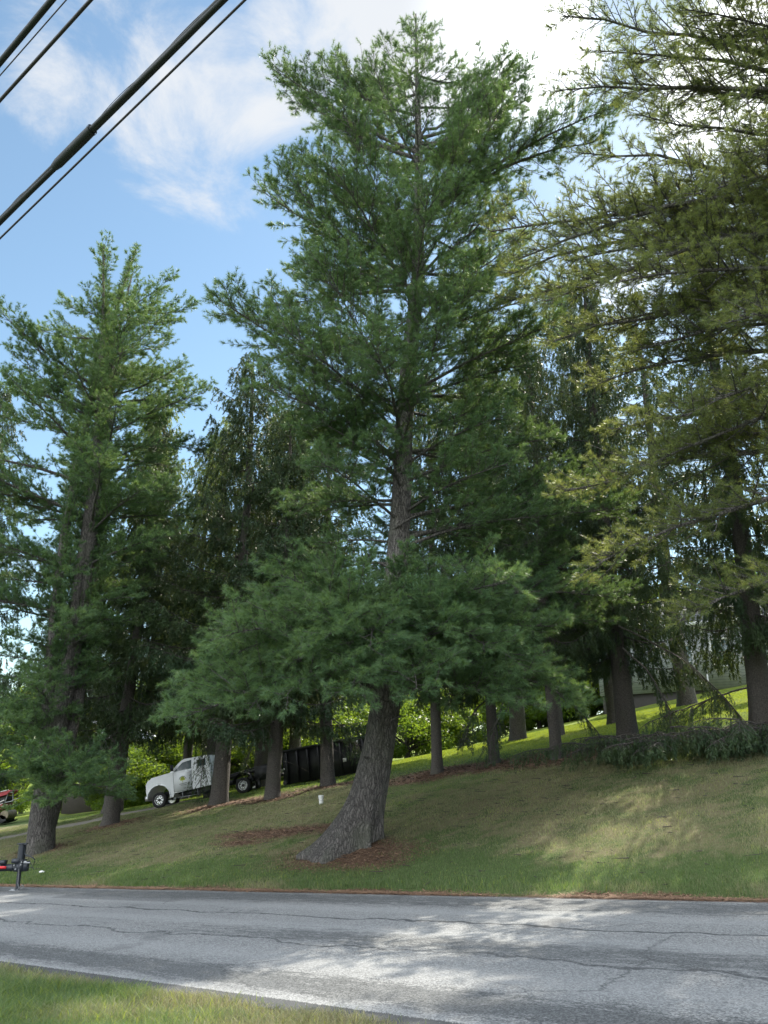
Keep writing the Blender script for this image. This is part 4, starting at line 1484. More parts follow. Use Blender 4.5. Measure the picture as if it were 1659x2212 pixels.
A = Acc()
A.path([J(545, 2030), J(600, 1440)], .058, 4)
A.build('inner_leg', MAT['jack_steel'], jr)
A = Acc()
A.path([J(605, 1460), J(695, 590)], .105, 4)
A.box(J(695, 575), (.215, .21, .022))
A.box(J(690, 1100), (.185, .215, .03))
A.build('outer_tube', MAT['jack_steel'], jr)
A = Acc()
A.box(J(440, 2052) + [0.04, 0, .012], (.26, .24, .016))
A.box(J(440, 2052) + [-.02, -.05, .03], (.10, .02, .03))
A.build('foot_plate', MAT['steel'], jr)
A = Acc()
V0 = J(-900, 1380), J(540, 1320)
A.path([J(-2600, 1430), J(-900, 1370), J(560, 1325)], .085, 4)
A.box(J(600, 1310), (.20, .19, .22))
A.box(J(800, 1290), (.16, .14, .24))
A.box(J(520, 1120) + [0, -.02, 0], (.20, .20, .10))
A.box(J(40, 1165) + [0, 0, 0], (.14, .16, .09))
A.box(J(380, 1330) + [0, -.075, 0], (.03, .02, .18))
A.build('drawbar', MAT['jack_steel'], jr)
for (a1, b1) in [((470, 1250), (600, 1240)), ((520, 1370), (600, 1330)), ((710, 1230), (760, 1240)), ((730, 1150), (770, 1140)), ((480, 1095), (520, 1090))]:
    A = Acc()
    A.cyl(J(*a1) + [0, -.11, 0], J(*a1) + [0.01, -.085, 0], .024, sides=6)
    A.build('bolt', MAT['steel'], jr)
A = Acc()
A.box(J(70, 1320) + [0, -.090, 0], (.19, .012, .062))
A.build('reflector', MAT['red_lens'], jr)
A = Acc()
A.path([J(800, 880, -.05), J(850, 930, -.05), J(1080, 1010, -.05), J(1150, 1070, -.05), J(1160, 1130, -.05), J(1085, 1330, -.05), J(1130, 1395, -.05)], [.016, .016, .016, .016, .015, .012, .011], 8)
A.path([J(780, 1330, -.05), J(900, 1340, -.05), J(1060, 1315, -.05), J(1100, 1345, -.05)], .010, 6)
A.path([J(930, 1010, -.05), J(1060, 1290, -.05)], .007, 6)
A.build('crank_handle', MAT['jack_steel'], jr, smooth=True)
A = Acc()
A.path([J(800, 1170, -.06), J(860, 1160, -.06), J(900, 1180, -.06), J(1010, 1175, -.06)], [.045, .045, .026, .016], 12)
A.build('grease_cap', MAT['steel'], jr, smooth=True)
A = Acc()
A.path([J(830, 575, -.10), J(880, 585, -.10), J(850, 670, -.10)], [.02, .02, .014], 8)
A.cyl(J(820, 585, -.10), J(905, 580, -.10), .022, sides=8)
A.path([J(850, 640, -.10), J(815, 780, -.08), J(800, 900, -.06)], .008, 6)
A.build('top_cap', MAT['jack_steel'], jr)
# chain: separate oval links following a hanging path, then heaped on the road
A = Acc()
cp = [J(660, 1370, -.12), J(650, 1600, -.13), J(640, 1800, -.14), J(690, 1930, -.16), J(800, 2010, -.18), J(870, 2025, -.14), J(780, 1960, -.2), J(840, 1900, -.12), J(760, 1870, -.10), J(700, 1960, -.2), J(620, 2030, -.2), J(520, 2030, -.2)]
cp = np.array(cp)
cp[:, 2] = np.maximum(cp[:, 2], .012)
Ls = np.concatenate([[0], np.cumsum(np.linalg.norm(np.diff(cp, axis=0), axis=1))])
nl = int(Ls[-1] / .026)
ths = np.linspace(0, 2 * math.pi, 11)
for i in range(nl):
    s0 = (i + .5) / nl * Ls[-1]
    c_ = np.array([np.interp(s0, Ls, cp[:, k]) for k in range(3)])
    c2 = np.array([np.interp(min(s0 + .01, Ls[-1]), Ls, cp[:, k]) for k in range(3)])
    t_ = nrm(c2 - c_ + 1e-6)
    n_ = nrm(np.cross(t_, [0.2, 1, .1]))
    if i % 2: n_ = nrm(np.cross(t_, n_))
    A.path(c_ + np.outer(np.cos(ths), t_) * .020 + np.outer(np.sin(ths), n_) * .011, .0036, 4)
A.build('chain', MAT['steel'], jr)

# ------------------------------------------------------------------ white truck
TA, TB = hit(345, 1746), hit(527, 1714)
fx = nrm(TA - TB)
ly = nrm(np.cross(UP, fx))            # left side of the truck, towards the camera
uz = np.cross(fx, ly)
Tm = Matrix(((fx[0], ly[0], uz[0], TA[0]), (fx[1], ly[1], uz[1], TA[1]), (fx[2], ly[2], uz[2], TA[2]), (0, 0, 0, 1)))
TS = .80
WB = float(np.linalg.norm(TA - TB)) / TS
tr_ = empty('flatbed_truck', (0, 0, 0), 'white cab truck with black hook-lift chassis parked nose-down on the sloping driveway', 'truck')
tr_.matrix_world = Tm @ Matrix.Scale(TS, 4)
W2 = -2.05


def arc(cx_, cz_, rr, a0, a1, n):
    return [(cx_ + rr * math.cos(R(a)), cz_ + rr * math.sin(R(a))) for a in np.linspace(a0, a1, n)]


prof = [(.80, .80), (.84, 1.1), (.82, 1.50), (.70, 1.70), (.35, 1.84), (-.2, 1.91), (-.80, 1.95), (-3.42, 1.98), (-3.45, .84), (-1.02, .72), (-.94, .52), (-.78, .50)] + arc(0, .60, .74, 190, 4, 14)
A = Acc()
n = len(prof)


def fan_side(A, prof, y, flip):
    # triangulate the concave outline with mathutils
    from mathutils.geometry import tessellate_polygon
    tri = tessellate_polygon([[Vector((p[0], p[1], 0)) for p in prof]])
    V = np.array([[p[0], y, p[1]] for p in prof])
    T_ = np.array([list(t)[::-1] if flip else list(t) for t in tri])
    A.add(V, T_)


fan_side(A, prof, 0.02, False)
fan_side(A, prof, W2 - .02, True)
V = np.array([[p[0], 0.02, p[1]] for p in prof] + [[p[0], W2 - .02, p[1]] for p in prof])
i = np.arange(n); j = (i + 1) % n
A.add(V, np.stack([i, j, j + n, i + n], axis=-1))
# hood crown and fender lip
A.box((.10, W2 / 2, 1.88), (1.2, 1.15, .10), Matrix.Rotation(R(6), 3, 'Y'))
A.path([(p[0], .045, p[1]) for p in arc(0, .60, .77, 186, 4, 16)], .035, 6)
cab = A.build('cab_body', MAT['white_paint'], tr_)
# greenhouse: windscreen pillars, roof, rear wall as one shell
g0 = [(-.72, 1.93), (-1.50, 2.58), (-1.75, 2.66), (-3.30, 2.66), (-3.42, 1.96)]


def insety(z):
    return -.0 - .22 * (z - 1.92)


A = Acc()
Vl = np.array([[p[0], insety(p[1]), p[1]] for p in g0] + [[p[0], W2 - insety(p[1]), p[1]] for p in g0])
i = np.arange(5); j = (i + 1) % 5
A.add(Vl, np.stack([i, i + 5, j + 5, j], axis=-1)[1:4])
A.add(Vl[:5], [[0, 1, 2, 3, 4]])
A.add(Vl[5:], [[4, 3, 2, 1, 0]])
A.build('cab_roof', MAT['white_paint'], tr_)
A = Acc()
A.add(Vl[[0, 5, 6, 1]] + np.array([.01, 0, .012]), [[0, 1, 2, 3]])
A.build('windscreen', MAT['dark_glass'], tr_)


def side_poly(pts, name, mat, off=.012, th=.01):
    A = Acc()
    V = [[x, insety(z) + off if z > 1.92 else .02 + off, z] for x, z in pts]
    n = len(V)
    V2 = [[v[0], v[1] - th, v[2]] for v in V]
    A.add(V, [list(range(n))])
    i = np.arange(n); j = (i + 1) % n
    A.add(V + V2, np.stack([i, i + n, j + n, j], axis=-1))
    return A.build(name, mat, tr_)


side_poly([(-1.06, 1.99), (-1.62, 2.47), (-2.20, 2.53), (-2.20, 2.01)], 'side_window', MAT['dark_glass'])
side_poly([(-2.62, 2.06), (-2.62, 2.46), (-3.14, 2.46), (-3.18, 2.06)], 'rear_window', MAT['dark_glass'])
A = Acc()
A.box((-1.62, .032, 1.36), (1.20, .022, 1.14))
door = A.build('door', MAT['white_paint'], tr_)
A = Acc()
A.box((-2.08, .062, 1.82), (.22, .03, .05))
A.build('door_handle', MAT['chrome'], door)
A = Acc()
for (a1, b1, c1, d1) in [(-1.02, 1.36, .014, 1.16), (-2.22, 1.36, .014, 1.16)]:
    A.box((a1, .046, b1), (c1, .006, d1))
A.box((-1.62, .046, .785), (1.22, .006, .014))
A.build('door_gap', MAT['black_steel'], door)
# emblem: yellow-green tree under an arc of letters, two lines of lettering
A = Acc()
for (dx_, dz_, rr) in [(0, .06, .105), (-.09, .02, .075), (.09, .02, .075), (-.04, .11, .07), (.05, .11, .07)]:
    A.cyl((-1.62 + dx_, .044, 1.43 + dz_), (-1.62 + dx_, .050, 1.43 + dz_), rr, sides=14)
A.box((-1.62, .049, 1.33), (.030, .010, .14))
A.build('tree_emblem', MAT['emblem_yellow'], door)
A = Acc()
for i in range(13):
    a_ = R(18 + 144 * i / 12)
    A.box((-1.62 - .235 * math.cos(a_), .050, 1.40 + .235 * math.sin(a_)), (.026, .008, .042), Matrix.Rotation(-(a_ - math.pi / 2), 3, 'Y'))
A.build('arched_lettering', MAT['emblem_dark'], door)


# a dark line of lettering too blurred in the photograph to read: two groups of stroke marks
for grp in ([0, 1, 2], [4, 5, 6, 7, 8]):
    A = Acc()
    for i in grp:
        A.box((-1.68 - i * .062, .050, .92), (.012, .008, .075))
        A.box((-1.70 - i * .062, .050, .90 + .03 * (i % 2)), (.034, .008, .014))
    A.build('weight_lettering', MAT['emblem_dark'], door)
A = Acc()
for i in range(9):
    A.box((-1.42 - i * .055, .050, 1.185 + .004 * i), (.036, .008, .035))
A.build('small_lettering', MAT['emblem_dark'], door)
A = Acc()
for i in range(7):
    A.box((-1.50 - i * .055, .050, 1.115), (.034, .008, .028))
A.build('small_lettering', MAT['emblem_dark'], door)
A = Acc()
A.box((.86, W2 / 2, .68), (.16, 2.0, .28))
A.box((.82, -.02, .68), (.20, .10, .26))
A.build('front_bumper', MAT['chrome'], tr_)
A = Acc()
A.box((.845, W2 / 2, 1.25), (.04, 1.4, .56))
for kz in range(4):
    A.box((.87, W2 / 2, 1.06 + kz * .11), (.02, 1.35, .025))
A.build('grille', MAT['black_steel'], tr_)
for yy in (-.16, W2 + .16):
    A = Acc()
    A.box((.80, yy, 1.42), (.10, .34, .15))
    A.box((.82, yy, 1.12), (.06, .30, .10))
    A.build('headlight', MAT['lamp_glass'], tr_)
A = Acc()
A.box((-1.02, .19, 2.22), (.10, .22, .36))
A.path([(-.98, .0, 2.06), (-1.02, .16, 2.10)], .018, 6)
A.build('wing_mirror', MAT['black_steel'], tr_)
A = Acc()
A.box((-1.95, -.02, .42), (1.35, .28, .035))
A.box((-1.5, -.1, .58), (.05, .05, .34)); A.box((-2.5, -.1, .58), (.05, .05, .34))
A.build('running_board', MAT['steel'], tr_)


def wheel(x, y, rr, dual=False, face=1):
    A = Acc()
    wd = .26
    for (o_) in ([0, -.30 * face] if dual else [0]):
        yy = y + o_
        prof_ = [(rr * .60, -.10), (rr * .66, -.13), (rr * .93, -.13), (rr, -.09), (rr, .09), (rr * .93, .13), (rr * .66, .13), (rr * .60, .10)]
        th = np.linspace(0, 2 * math.pi, 33)[:-1]
        V = np.array([[x + p[0] * math.cos(t), yy - .13 * face + p[1], rr + p[0] * math.sin(t)] for t in th for p in prof_])
        i = np.arange(32)[:, None] * 8
        i2 = ((np.arange(32) + 1) % 32)[:, None] * 8
        j = np.arange(8)[None]
        j2 = (j + 1) % 8
        A.add(V, np.stack([i + j, i + j2, i2 + j2, i2 + j], axis=-1).reshape(-1, 4))
    wh = A.build('wheel', MAT['rubber'], tr_, smooth=False)
    A = Acc()
    dp = .05 if not dual else -.06
    yo = y - .02 * face
    A.path([(x, y - .20 * face, rr), (x, y - .05 * face, rr)], [rr * .60, rr * .60], 28)
    th = np.linspace(0, 2 * math.pi, 29)
    A.path([(x + rr * .59 * math.cos(t), y - .03 * face, rr + rr * .59 * math.sin(t)) for t in th], .022, 6)
    for k in range(8):
        a_ = R(45 * k)
        A.cyl((x + rr * .36 * math.cos(a_), y - .09 * face, rr + rr * .36 * math.sin(a_)), (x + rr * .36 * math.cos(a_), y - .075 * face, rr + rr * .36 * math.sin(a_)), .055, sides=8)
    A.cyl((x, y - .18 * face, rr), (x, y - .09 * face, rr), rr * .50, rr * .34, sides=24)
    A.build('rim', MAT['chrome'], wh)
    A = Acc()
    A.cyl((x, y - .12 * face, rr), (x, y + .0 * face, rr), .10, .08, sides=14)
    for k in range(8):
        a_ = R(22 + 45 * k)
        A.cyl((x + rr * .33 * math.cos(a_), y - .088 * face, rr + rr * .33 * math.sin(a_)), (x + rr * .33 * math.cos(a_), y - .066 * face, rr + rr * .33 * math.sin(a_)), .03, sides=8)
    A.build('hub', MAT['black_steel'], wh)


wheel(0, .06, .47)
wheel(.02, W2 - .06, .47, face=-1)
wheel(-WB, .10, .47, dual=True)
wheel(-WB, W2 - .10, .47, dual=True, face=-1)
A = Acc()
A.box((-WB / 2 - .9, W2 / 2, .78), (WB + 1.6, .85, .28))
A.cyl((0, .0, .47), (0, W2, .47), .06)
A.cyl((-WB, .0, .47), (-WB, W2, .47), .09)
A.box((-3.1, -.35, .60), (.55, .5, .42))
A.cyl((-3.6, -.25, .62), (-4.4, -.25, .62), .24)
A.box((-2.0, -.5, .60), (1.5, .4, .30))
A.build('chassis', MAT['black_steel'], tr_)
A = Acc()
A.box((-WB - .1, W2 / 2, 1.20), (3.6, .9, .18), Matrix.Rotation(R(5), 3, 'Y'))
A.path([(-WB + 1.6, -.25, 1.14), (-WB - 1.9, -.25, 1.50)], .05, 4)
A.path([(-WB + 1.6, W2 + .25, 1.14), (-WB - 1.9, W2 + .25, 1.50)], .05, 4)
A.box((-WB - 1.35, -.30, 1.0), (1.1, .6, .8))
A.cyl((-WB - 1.0, -.12, .32), (-WB - 1.0, -.12, .95), .12, sides=14)
A.box((-WB - 1.9, W2 / 2, .85), (.2, 2.0, .5))
A.box((-WB - 2.15, W2 / 2, .72), (.35, .25, .2))
A.build('hoist_frame', MAT['black_steel'], tr_)
A = Acc()
A.path([(-WB - 2.0, W2 / 2, 1.3), (-WB - 2.05, W2 / 2, 2.6), (-WB - 1.75, W2 / 2, 2.85)], [.10, .09, .07], 4)
A.build('hook_arm', MAT['black_steel'], tr_)
A = Acc()
pts_ = arc(-WB, .55, .66, 12, 168, 14)
for (p, q_) in zip(pts_[:-1], pts_[1:]):
    V = [[p[0], .12, p[1]], [q_[0], .12, q_[1]], [q_[0], -.50, q_[1]], [p[0], -.50, p[1]]]
    V2 = [[v[0], v[1], v[2] + .02] for v in V]
    A.add(V + V2, [[0, 1, 2, 3], [7, 6, 5, 4], [0, 4, 5, 1]])
A.build('rear_mudguard', MAT['black_steel'], tr_)

# ------------------------------------------------------------------ black dumpster
DA, DB = hit(616, 1697), hit(776, 1672)
DA = gpt(616, 38.6); DB = gpt(800, 36.4)
fx = nrm(DB - DA)
ny = nrm(np.cross(UP, fx))
uz = np.cross(fx, ny)
Lb = float(np.linalg.norm(DB - DA))
du_ = empty('dumpster', (0, 0, 0), 'long black roll-off dumpster with small white stickers behind the spruce trunks', 'dumpster')
du_.matrix_world = Matrix(((fx[0], ny[0], uz[0], DA[0]), (fx[1], ny[1], uz[1], DA[1]), (fx[2], ny[2], uz[2], DA[2]), (0, 0, 0, 1)))
A = Acc()
HB = 1.50
A.box((Lb / 2, .03, HB / 2 + .1), (Lb, .05, HB))
A.box((Lb / 2, 2.2, HB / 2 + .1), (Lb, .05, HB))
A.box((.03, 1.11, HB / 2 + .1), (.05, 2.1, HB))
A.box((Lb - .03, 1.11, HB / 2 + .1), (.05, 2.1, HB))
A.box((Lb / 2, 1.1, .14), (Lb - .1, 2.1, .06))
A.build('box_walls', MAT['black_steel'], du_)
for i in range(8):
    A = Acc()
    A.box((.25 + i * (Lb - .5) / 7, -.035, HB / 2 + .1), (.10, .08, HB - .12))
    A.build('rib', MAT['black_steel'], du_)
A = Acc()
A.box((Lb / 2, -.02, HB + .12), (Lb + .06, .12, .10))
A.box((Lb / 2, 2.24, HB + .12), (Lb + .06, .12, .10))
A.box((Lb + .02, 1.1, HB + .12), (.10, 2.14, .10))
A.build('top_rail', MAT['black_steel'], du_)
A = Acc()
A.box((Lb / 2, .35, .06), (Lb, .12, .12)); A.box((Lb / 2, 1.85, .06), (Lb, .12, .12))
A.cyl((.1, -.06, .14), (.1, .2, .14), .12); A.cyl((Lb - .3, -.06, .14), (Lb - .3, .2, .14), .12)
A.build('skid', MAT['black_steel'], du_)
for (sx, sz, w_, h_) in [(Lb * .545, 1.28, .16, .16), (Lb * .555, 1.02, .10, .14), (Lb * .74, .72, .19, .17), (Lb * .90, 1.42, .10, .14), (.12, .78, .07, .07)]:
    A = Acc()
    A.box((sx, -.082, sz), (w_, .008, h_))
    o = A.build('sticker', MAT['sticker'], du_)

# ------------------------------------------------------------------ red machine at the left edge
Rm = gpt(12, 50.0)
k2 = depth(Rm) / F_PX
rm_ = empty('wood_chipper', Rm, 'red tracked wood chipper at the left edge beyond the driveway', 'machine')
cs = k2 / 18.0 * 1.0        # metres per crop pixel of the close view (15.8 px per photo px)


def Cc(cx_, cz_, y=0.0):
    return np.array([(cx_ - 330) * k2 / 18.3, y, (1880 - cz_) * k2 / 18.3])


def cpoly(A, pts, y0, y1):
    V = [Cc(x, z, y0) for x, z in pts] + [Cc(x, z, y1) for x, z in pts]
    n = len(pts)
    i = np.arange(n); j = (i + 1) % n
    A.add(V, np.stack([i, j, j + n, i + n], axis=-1))
    A.add(V[:n], [list(range(n))[::-1]])
    A.add(V[n:], [list(range(n))])


A = Acc()
cpoly(A, [(-700, 1480), (130, 1455), (340, 1385), (345, 1800), (-700, 1880)], -.1, 1.5)
A.build('engine_box', MAT['red_paint'], rm_)
A = Acc()
cpoly(A, [(-700, 870), (0, 700), (590, 560), (640, 600), (540, 720), (0, 880), (-700, 1060)], .1, 1.3)
cpoly(A, [(-700, 1330), (60, 1220), (480, 1050), (420, 1190), (380, 1300), (-700, 1480)], 0.0, 1.4)
A.build('feed_chute', MAT['red_paint'], rm_)
A = Acc()
A.path([Cc(-700, 860, .08), Cc(0, 690, .08), Cc(590, 545, .08)], .022, 6)
A.path([Cc(60, 1215, -.03), Cc(480, 1045, -.03)], .018, 6)
A.path([Cc(60, 1460, -.13), Cc(330, 1375, -.13)], .018, 6)
A.path([Cc(90, 1110, .1), Cc(480, 930, .1)], .030, 8)
A.build('edge_rail', MAT['sticker'], rm_)
A = Acc()
cpoly(A, [(-700, 1060), (60, 900), (500, 790), (480, 1040), (60, 1200), (-700, 1330)], .35, 1.2)
cpoly(A, [(400, 1500), (480, 1480), (660, 1560), (640, 1700), (420, 1790)], .1, 1.3)
A.build('cutter_housing', MAT['black_steel'], rm_)
A = Acc()
for a1, b1 in [((560, 650), (490, 1030)), ((750, 660), (800, 950)), ((560, 645), (750, 640)), ((490, 1030), (800, 960))]:
    A.path([Cc(*a1, .2), Cc(*b1, .2)], .028, 6)
A.path([Cc(800, 940, .2), Cc(1000, 860, .2)], .022, 6)
A.build('chute_frame', MAT['steel'], rm_)
A = Acc()
A.cyl(Cc(560, 1480, .1), Cc(560, 1480, 1.3), .26, sides=20)
A.path([Cc(400, 1190, -.02), Cc(680, 1100, -.02)], .05, 6)
A.build('feed_roller', plain('dull_tan_metal', (.26, .22, .15), .6, dirt=.4), rm_)
A = Acc()
cpoly(A, [(-700, 1900), (300, 1850), (620, 1760), (700, 1700), (640, 1690), (300, 1790), (-700, 1800)], -.2, .25)
cpoly(A, [(-700, 1900), (300, 1850), (620, 1760), (700, 1700), (640, 1690), (300, 1790), (-700, 1800)], 1.2, 1.6)
A.build('track', MAT['rubber'], rm_)

# ------------------------------------------------------------------ bucket, paper, branch stub
B = hit(694, 1737)
kb = depth(B) / F_PX
bk = empty('plastic_bucket', B, 'white plastic bucket standing on the slope left of the great leaning trunk', 'bucket')
bk.rotation_euler = (R(2), R(-4), 0)
hb = 17.5 * kb
A = Acc()
rb_ = hb * .30
A.path([(0, 0, 0), (0, 0, hb * .5), (0, 0, hb * .84), (0, 0, hb)], [rb_ * .86, rb_ * .93, rb_ * 1.0, rb_ * 1.03], 22)
A.cyl((0, 0, 0.0), (0, 0, .006), rb_ * .86, sides=22)
A.build('body', MAT['plastic_white'], bk, smooth=True)
A = Acc()
for zz in (.80, .88, .985):
    A.path([(rb_ * 1.05 * math.cos(t), rb_ * 1.05 * math.sin(t), hb * zz) for t in np.linspace(0, 2 * math.pi, 23)], .006, 5)
A.build('rim', MAT['plastic_white'], bk, smooth=True)
A = Acc()
A.path([(rb_ * 1.08 * math.cos(t), -rb_ * 1.08 * abs(math.sin(t)) - .004, hb * .86 - abs(math.sin(t)) * hb * .45) for t in np.linspace(math.pi, 2 * math.pi, 14)], .004, 5)
A.build('handle', MAT['steel'], bk)

B = hit(90, 1887)
A = Acc()
r = np.random.default_rng(3)
th = np.linspace(0, 2 * math.pi, 13)[:-1]
rings = []
for f_, rr in [(0, .02), (.15, .85), (.5, 1.0), (.8, .7), (1, .05)]:
    rings.append([[.085 * rr * math.cos(t) * r.uniform(.85, 1.15), .06 * rr * math.sin(t), .01 + .065 * f_ * r.uniform(.85, 1.1)] for t in th])
V = np.array(rings).reshape(-1, 3)
i = np.arange(4)[:, None] * 12; j = np.arange(12)[None]; j2 = (j + 1) % 12
A.add(V, np.stack([i + j, i + j2, i + 12 + j2, i + 12 + j], axis=-1).reshape(-1, 4))
pp = A.build('paper_scrap', MAT['plastic_white'])
pp.location = [float(t) for t in B]
tag(pp, 'crumpled white paper scrap on the grass right of the trailer jack', 'litter')
B = hit(102, 1834)
kb = depth(B) / F_PX
A = Acc()
A.path([np.array([-12 * kb, -.15, .02]), np.array([-3 * kb, -.1, .07]), np.array([7 * kb, -.05, .17])], [.03, .045, .05], 9)
A.cyl((7 * kb, -.05, .17), (7.4 * kb, -.05, .173), .048, .046, sides=9)
A.path([np.array([6 * kb, -.05, .16]), np.array([8 * kb, -.05, .34])], [.018, .006], 6)
lg = A.build('broken_limb', MAT['wood_cut'], smooth=True)
lg.location = [float(t) for t in B]
tag(lg, 'pale broken limb lying at the foot of the left pine', 'fallen limb')

# ------------------------------------------------------------------ grey house on the right
m = M('grey_clapboard')
tcn = m.n('ShaderNodeTexCoord')
sp_ = m.n('ShaderNodeSeparateXYZ', {0: tcn.outputs['Object']})
fr = m.math('FRACT', m.math('DIVIDE', sp_.outputs[2], .17))
ln_ = m.ss(fr, .16, .04)
nzz = m.tex('ShaderNodeTexNoise', 2.5, tcn.outputs['Object'], inp={'Detail': 4.0})
c = m.mix(m.ss(nzz.outputs['Fac'], .3, .7), (0.32, 0.345, 0.37), (0.40, 0.42, 0.45))
c = m.mix(m.math('MULTIPLY', ln_, .75), c, (0.08, 0.085, 0.095))
m.set(Base_Color=c, Roughness=.6)
m.bump(fr, .6, .03)
MAT['siding'] = m.m
m = M('slate_shingles')
tcn = m.n('ShaderNodeTexCoord')
sp_ = m.n('ShaderNodeSeparateXYZ', {0: tcn.outputs['Object']})
fr = m.math('FRACT', m.math('DIVIDE', sp_.outputs[2], .13))
nzz = m.tex('ShaderNodeTexNoise', 8.0, tcn.outputs['Object'], inp={'Detail': 4.0})
c = m.mix(m.ss(nzz.outputs['Fac'], .3, .7), (0.06, 0.065, 0.075), (0.13, 0.135, 0.15))
c = m.mix(m.ss(fr, .25, .05), c, (0.03, 0.03, 0.035))
m.set(Base_Color=c, Roughness=.8)
MAT['shingle'] = m.m
H0 = gpt(1655, 47.0)
H0[2] += .15
hr = empty('grey_house', H0, 'grey clapboard house with white trim behind the spruces at the right edge', 'house')
ang_ = math.atan2(UD[1], UD[0])
hr.rotation_euler = (0, 0, ang_)
# local x runs along the front wall (to the right), local y away from the camera
A = Acc()
A.box((-3.0, 4, 1.75), (14, 8, 4.3))
A.build('wall', MAT['siding'], hr)
A = Acc()
A.box((-3.0, 4.05, -1.4), (13.8, 7.8, 2.1))
A.build('foundation', plain('grey_foundation', (.06, .055, .05), .9), hr)
A = Acc()
for (yy, sgn) in ((-.5, 1), (8.5, -1)):
    pass
Vr = np.array([[-10.5, -.6, 3.75], [4.5, -.6, 3.75], [4.5, 4, 6.2], [-10.5, 4, 6.2], [-10.5, 8.6, 3.75], [4.5, 8.6, 3.75],
               [-10.5, -.6, 3.93], [4.5, -.6, 3.93], [4.5, 4, 6.4], [-10.5, 4, 6.4], [-10.5, 8.6, 3.93], [4.5, 8.6, 3.93]])
A.add(Vr, [[0, 3, 2, 1], [3, 4, 5, 2], [6, 7, 8, 9], [9, 8, 11, 10], [0, 1, 7, 6], [4, 10, 11, 5], [0, 6, 9, 3], [1, 2, 8, 7], [3, 9, 10, 4], [2, 5, 11, 8]])
A.build('roof', MAT['shingle'], hr)
A = Acc()
A.box((-3.0, -.63, 3.80), (15, .05, .24))
A.box((-3.0, -.09, 3.62), (14.1, .1, .22))
A.build('fascia', MAT['trim_white'], hr)


def house_px(px):
    """local x on the front wall seen in column px"""
    d_ = pray(px, 1440); d_ = d_ / d_[1]
    # intersect vertical sight plane with the wall line
    a_ = np.array([d_[0], 1.0])
    M_ = np.array([[a_[0], -UD[0]], [a_[1], -UD[1]]])
    t_, x_ = np.linalg.solve(M_, H0[:2])
    return x_


for (x0, x1, z0, z1, nm) in [(1463, 1500, .35, 2.55, 'window'), (1541, 1583, 1.0, 2.75, 'window'), (1625, 1665, .9, 2.6, 'window')]:
    a_, b_ = house_px(x0), house_px(x1)
    A = Acc()
    A.box(((a_ + b_) / 2, -.03, (z0 + z1) / 2), (b_ - a_, .03, z1 - z0))
    wq = A.build(nm, MAT['window'], hr)
    A = Acc()
    w_ = .13
    for (cx_, cz_, sx, sz) in [((a_ + b_) / 2, z0, b_ - a_ + w_, w_), ((a_ + b_) / 2, z1, b_ - a_ + w_, w_ * 1.2), (a_, (z0 + z1) / 2, w_, z1 - z0 - w_), (b_, (z0 + z1) / 2, w_, z1 - z0 - w_), ((a_ + b_) / 2, (z0 + z1) / 2, b_ - a_ - w_, .05)]:
        A.box((cx_, -.05, cz_), (sx, .07, sz))
    A.build('frame', MAT['trim_white'], wq)
A = Acc()
xx = house_px(1526)
A.path([(xx, -.10, 3.6), (xx, -.10, .1), (xx, -.22, .0)], .055, 4)
A.build('downspout', MAT['trim_white'], hr)

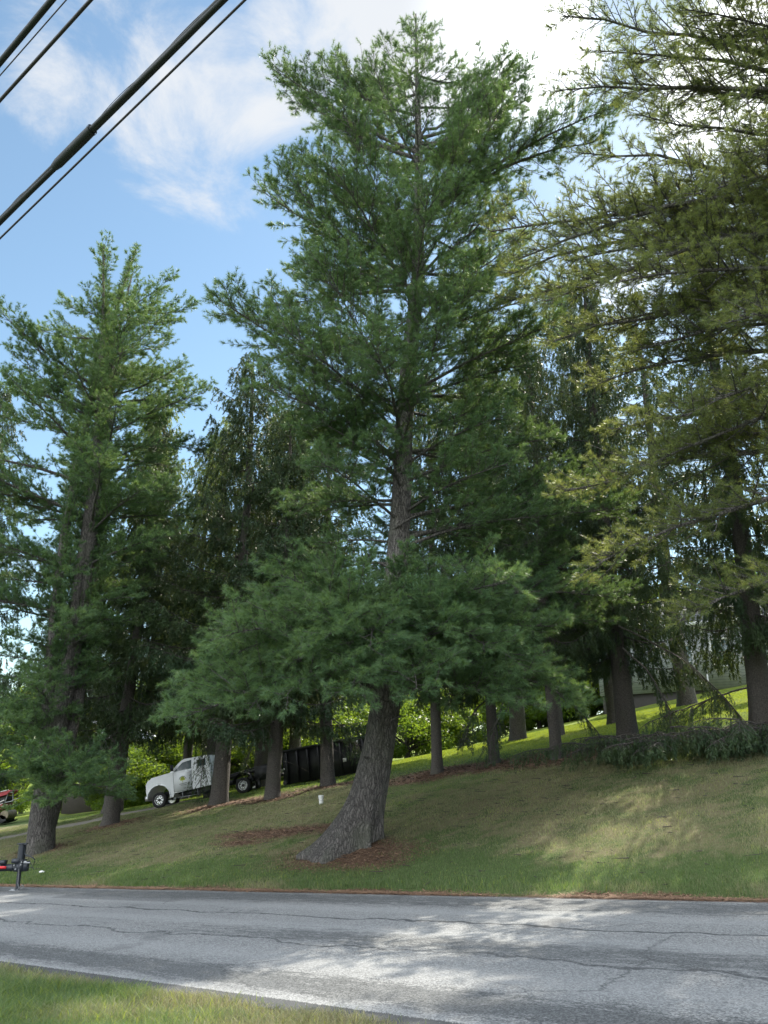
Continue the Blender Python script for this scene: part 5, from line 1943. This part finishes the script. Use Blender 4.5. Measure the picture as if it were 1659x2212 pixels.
# ------------------------------------------------------------------ far house at the left with the pale striped roof
m = M('pale_striped_roof')
tcn = m.n('ShaderNodeTexCoord')
sp_ = m.n('ShaderNodeSeparateXYZ', {0: tcn.outputs['Object']})
fr = m.math('FRACT', m.math('DIVIDE', sp_.outputs[2], .27))
c = m.mix(m.ss(fr, .42, .30), (0.62, 0.66, 0.72), (0.07, 0.08, 0.10))
m.set(Base_Color=c, Roughness=.45)
MAT['striped'] = m.m
G0 = gpt(215, 53)
ze = at(215, 1594, 53)[2] - G0[2]
kk = depth(at(215, 1594, 53)) / F_PX
lh_ = empty('roadside_house', G0, 'low house with pale striped roof glimpsed behind the left pine', 'house')
x0, x1, xt0, xt1 = (128 - 215) * kk, (292 - 215) * kk, (118 - 215) * kk, (205 - 215) * kk
ht = 48 * kk
A = Acc()
V = [[x0, 0, ze], [x1, 0, ze], [xt1, 3.5, ze + ht], [xt0 - 1, 3.5, ze + ht], [x0, 8, ze], [x1, 8, ze]]
A.add(V, [[0, 1, 2, 3], [3, 2, 5, 4]])
A.add(V, [[1, 5, 2], [0, 3, 4]])
A.build('roof', MAT['striped'], lh_)
A = Acc()
A.box(((x0 + x1) / 2, .0, ze - .12), (x1 - x0, .08, .22))
A.build('fascia', MAT['tan_wall'], lh_)
A = Acc()
A.box(((x0 + x1) / 2, 4.2, ze / 2 - .2), (x1 - x0 - .8, 7.4, ze))
A.build('wall', plain('brown_brick', (.07, .06, .05), .9, dirt=.3), lh_)
# small tan gable far behind
S0 = gpt(795, 68)
zt = at(795, 1533, 68)[2] - S0[2]
zb_ = at(795, 1545, 68)[2] - S0[2]
kk = depth(at(795, 1540, 68)) / F_PX
sh = empty('tan_shed', S0, 'tan gable end with a small dark vent seen left of the great trunk', 'shed')
A = Acc()
wv = 24 * kk
V = [[-wv, 0, -.3], [wv, 0, -.3], [wv, 0, zb_], [0, 0, zt], [-wv, 0, zb_], [-wv, 6, -.3], [wv, 6, -.3], [wv, 6, zb_], [0, 6, zt], [-wv, 6, zb_]]
A.add(V, [[0, 1, 2, 3, 4], [9, 8, 7, 6, 5]])
A.add(V, [[1, 6, 7, 2], [5, 0, 4, 9]])
A.build('wall', MAT['tan_wall'], sh)
A = Acc()
for sg_ in (1, -1):
    V = [[0, -.3, zt + .02], [sg_ * (wv + .3), -.3, zb_ - .1], [sg_ * (wv + .3), 6.3, zb_ - .1], [0, 6.3, zt + .02]]
    V += [[v[0], v[1], v[2] + .14] for v in V]
    A.add(V, [[0, 1, 2, 3], [7, 6, 5, 4], [0, 4, 5, 1], [1, 5, 6, 2], [2, 6, 7, 3]])
A.build('roof', plain('light_shingle', (.40, .37, .33), .8, dirt=.2), sh)
A = Acc()
A.box((-.2, -.02, zb_ + (zt - zb_) * .25), (.45, .04, .3))
A.build('vent', MAT['black_steel'], sh)
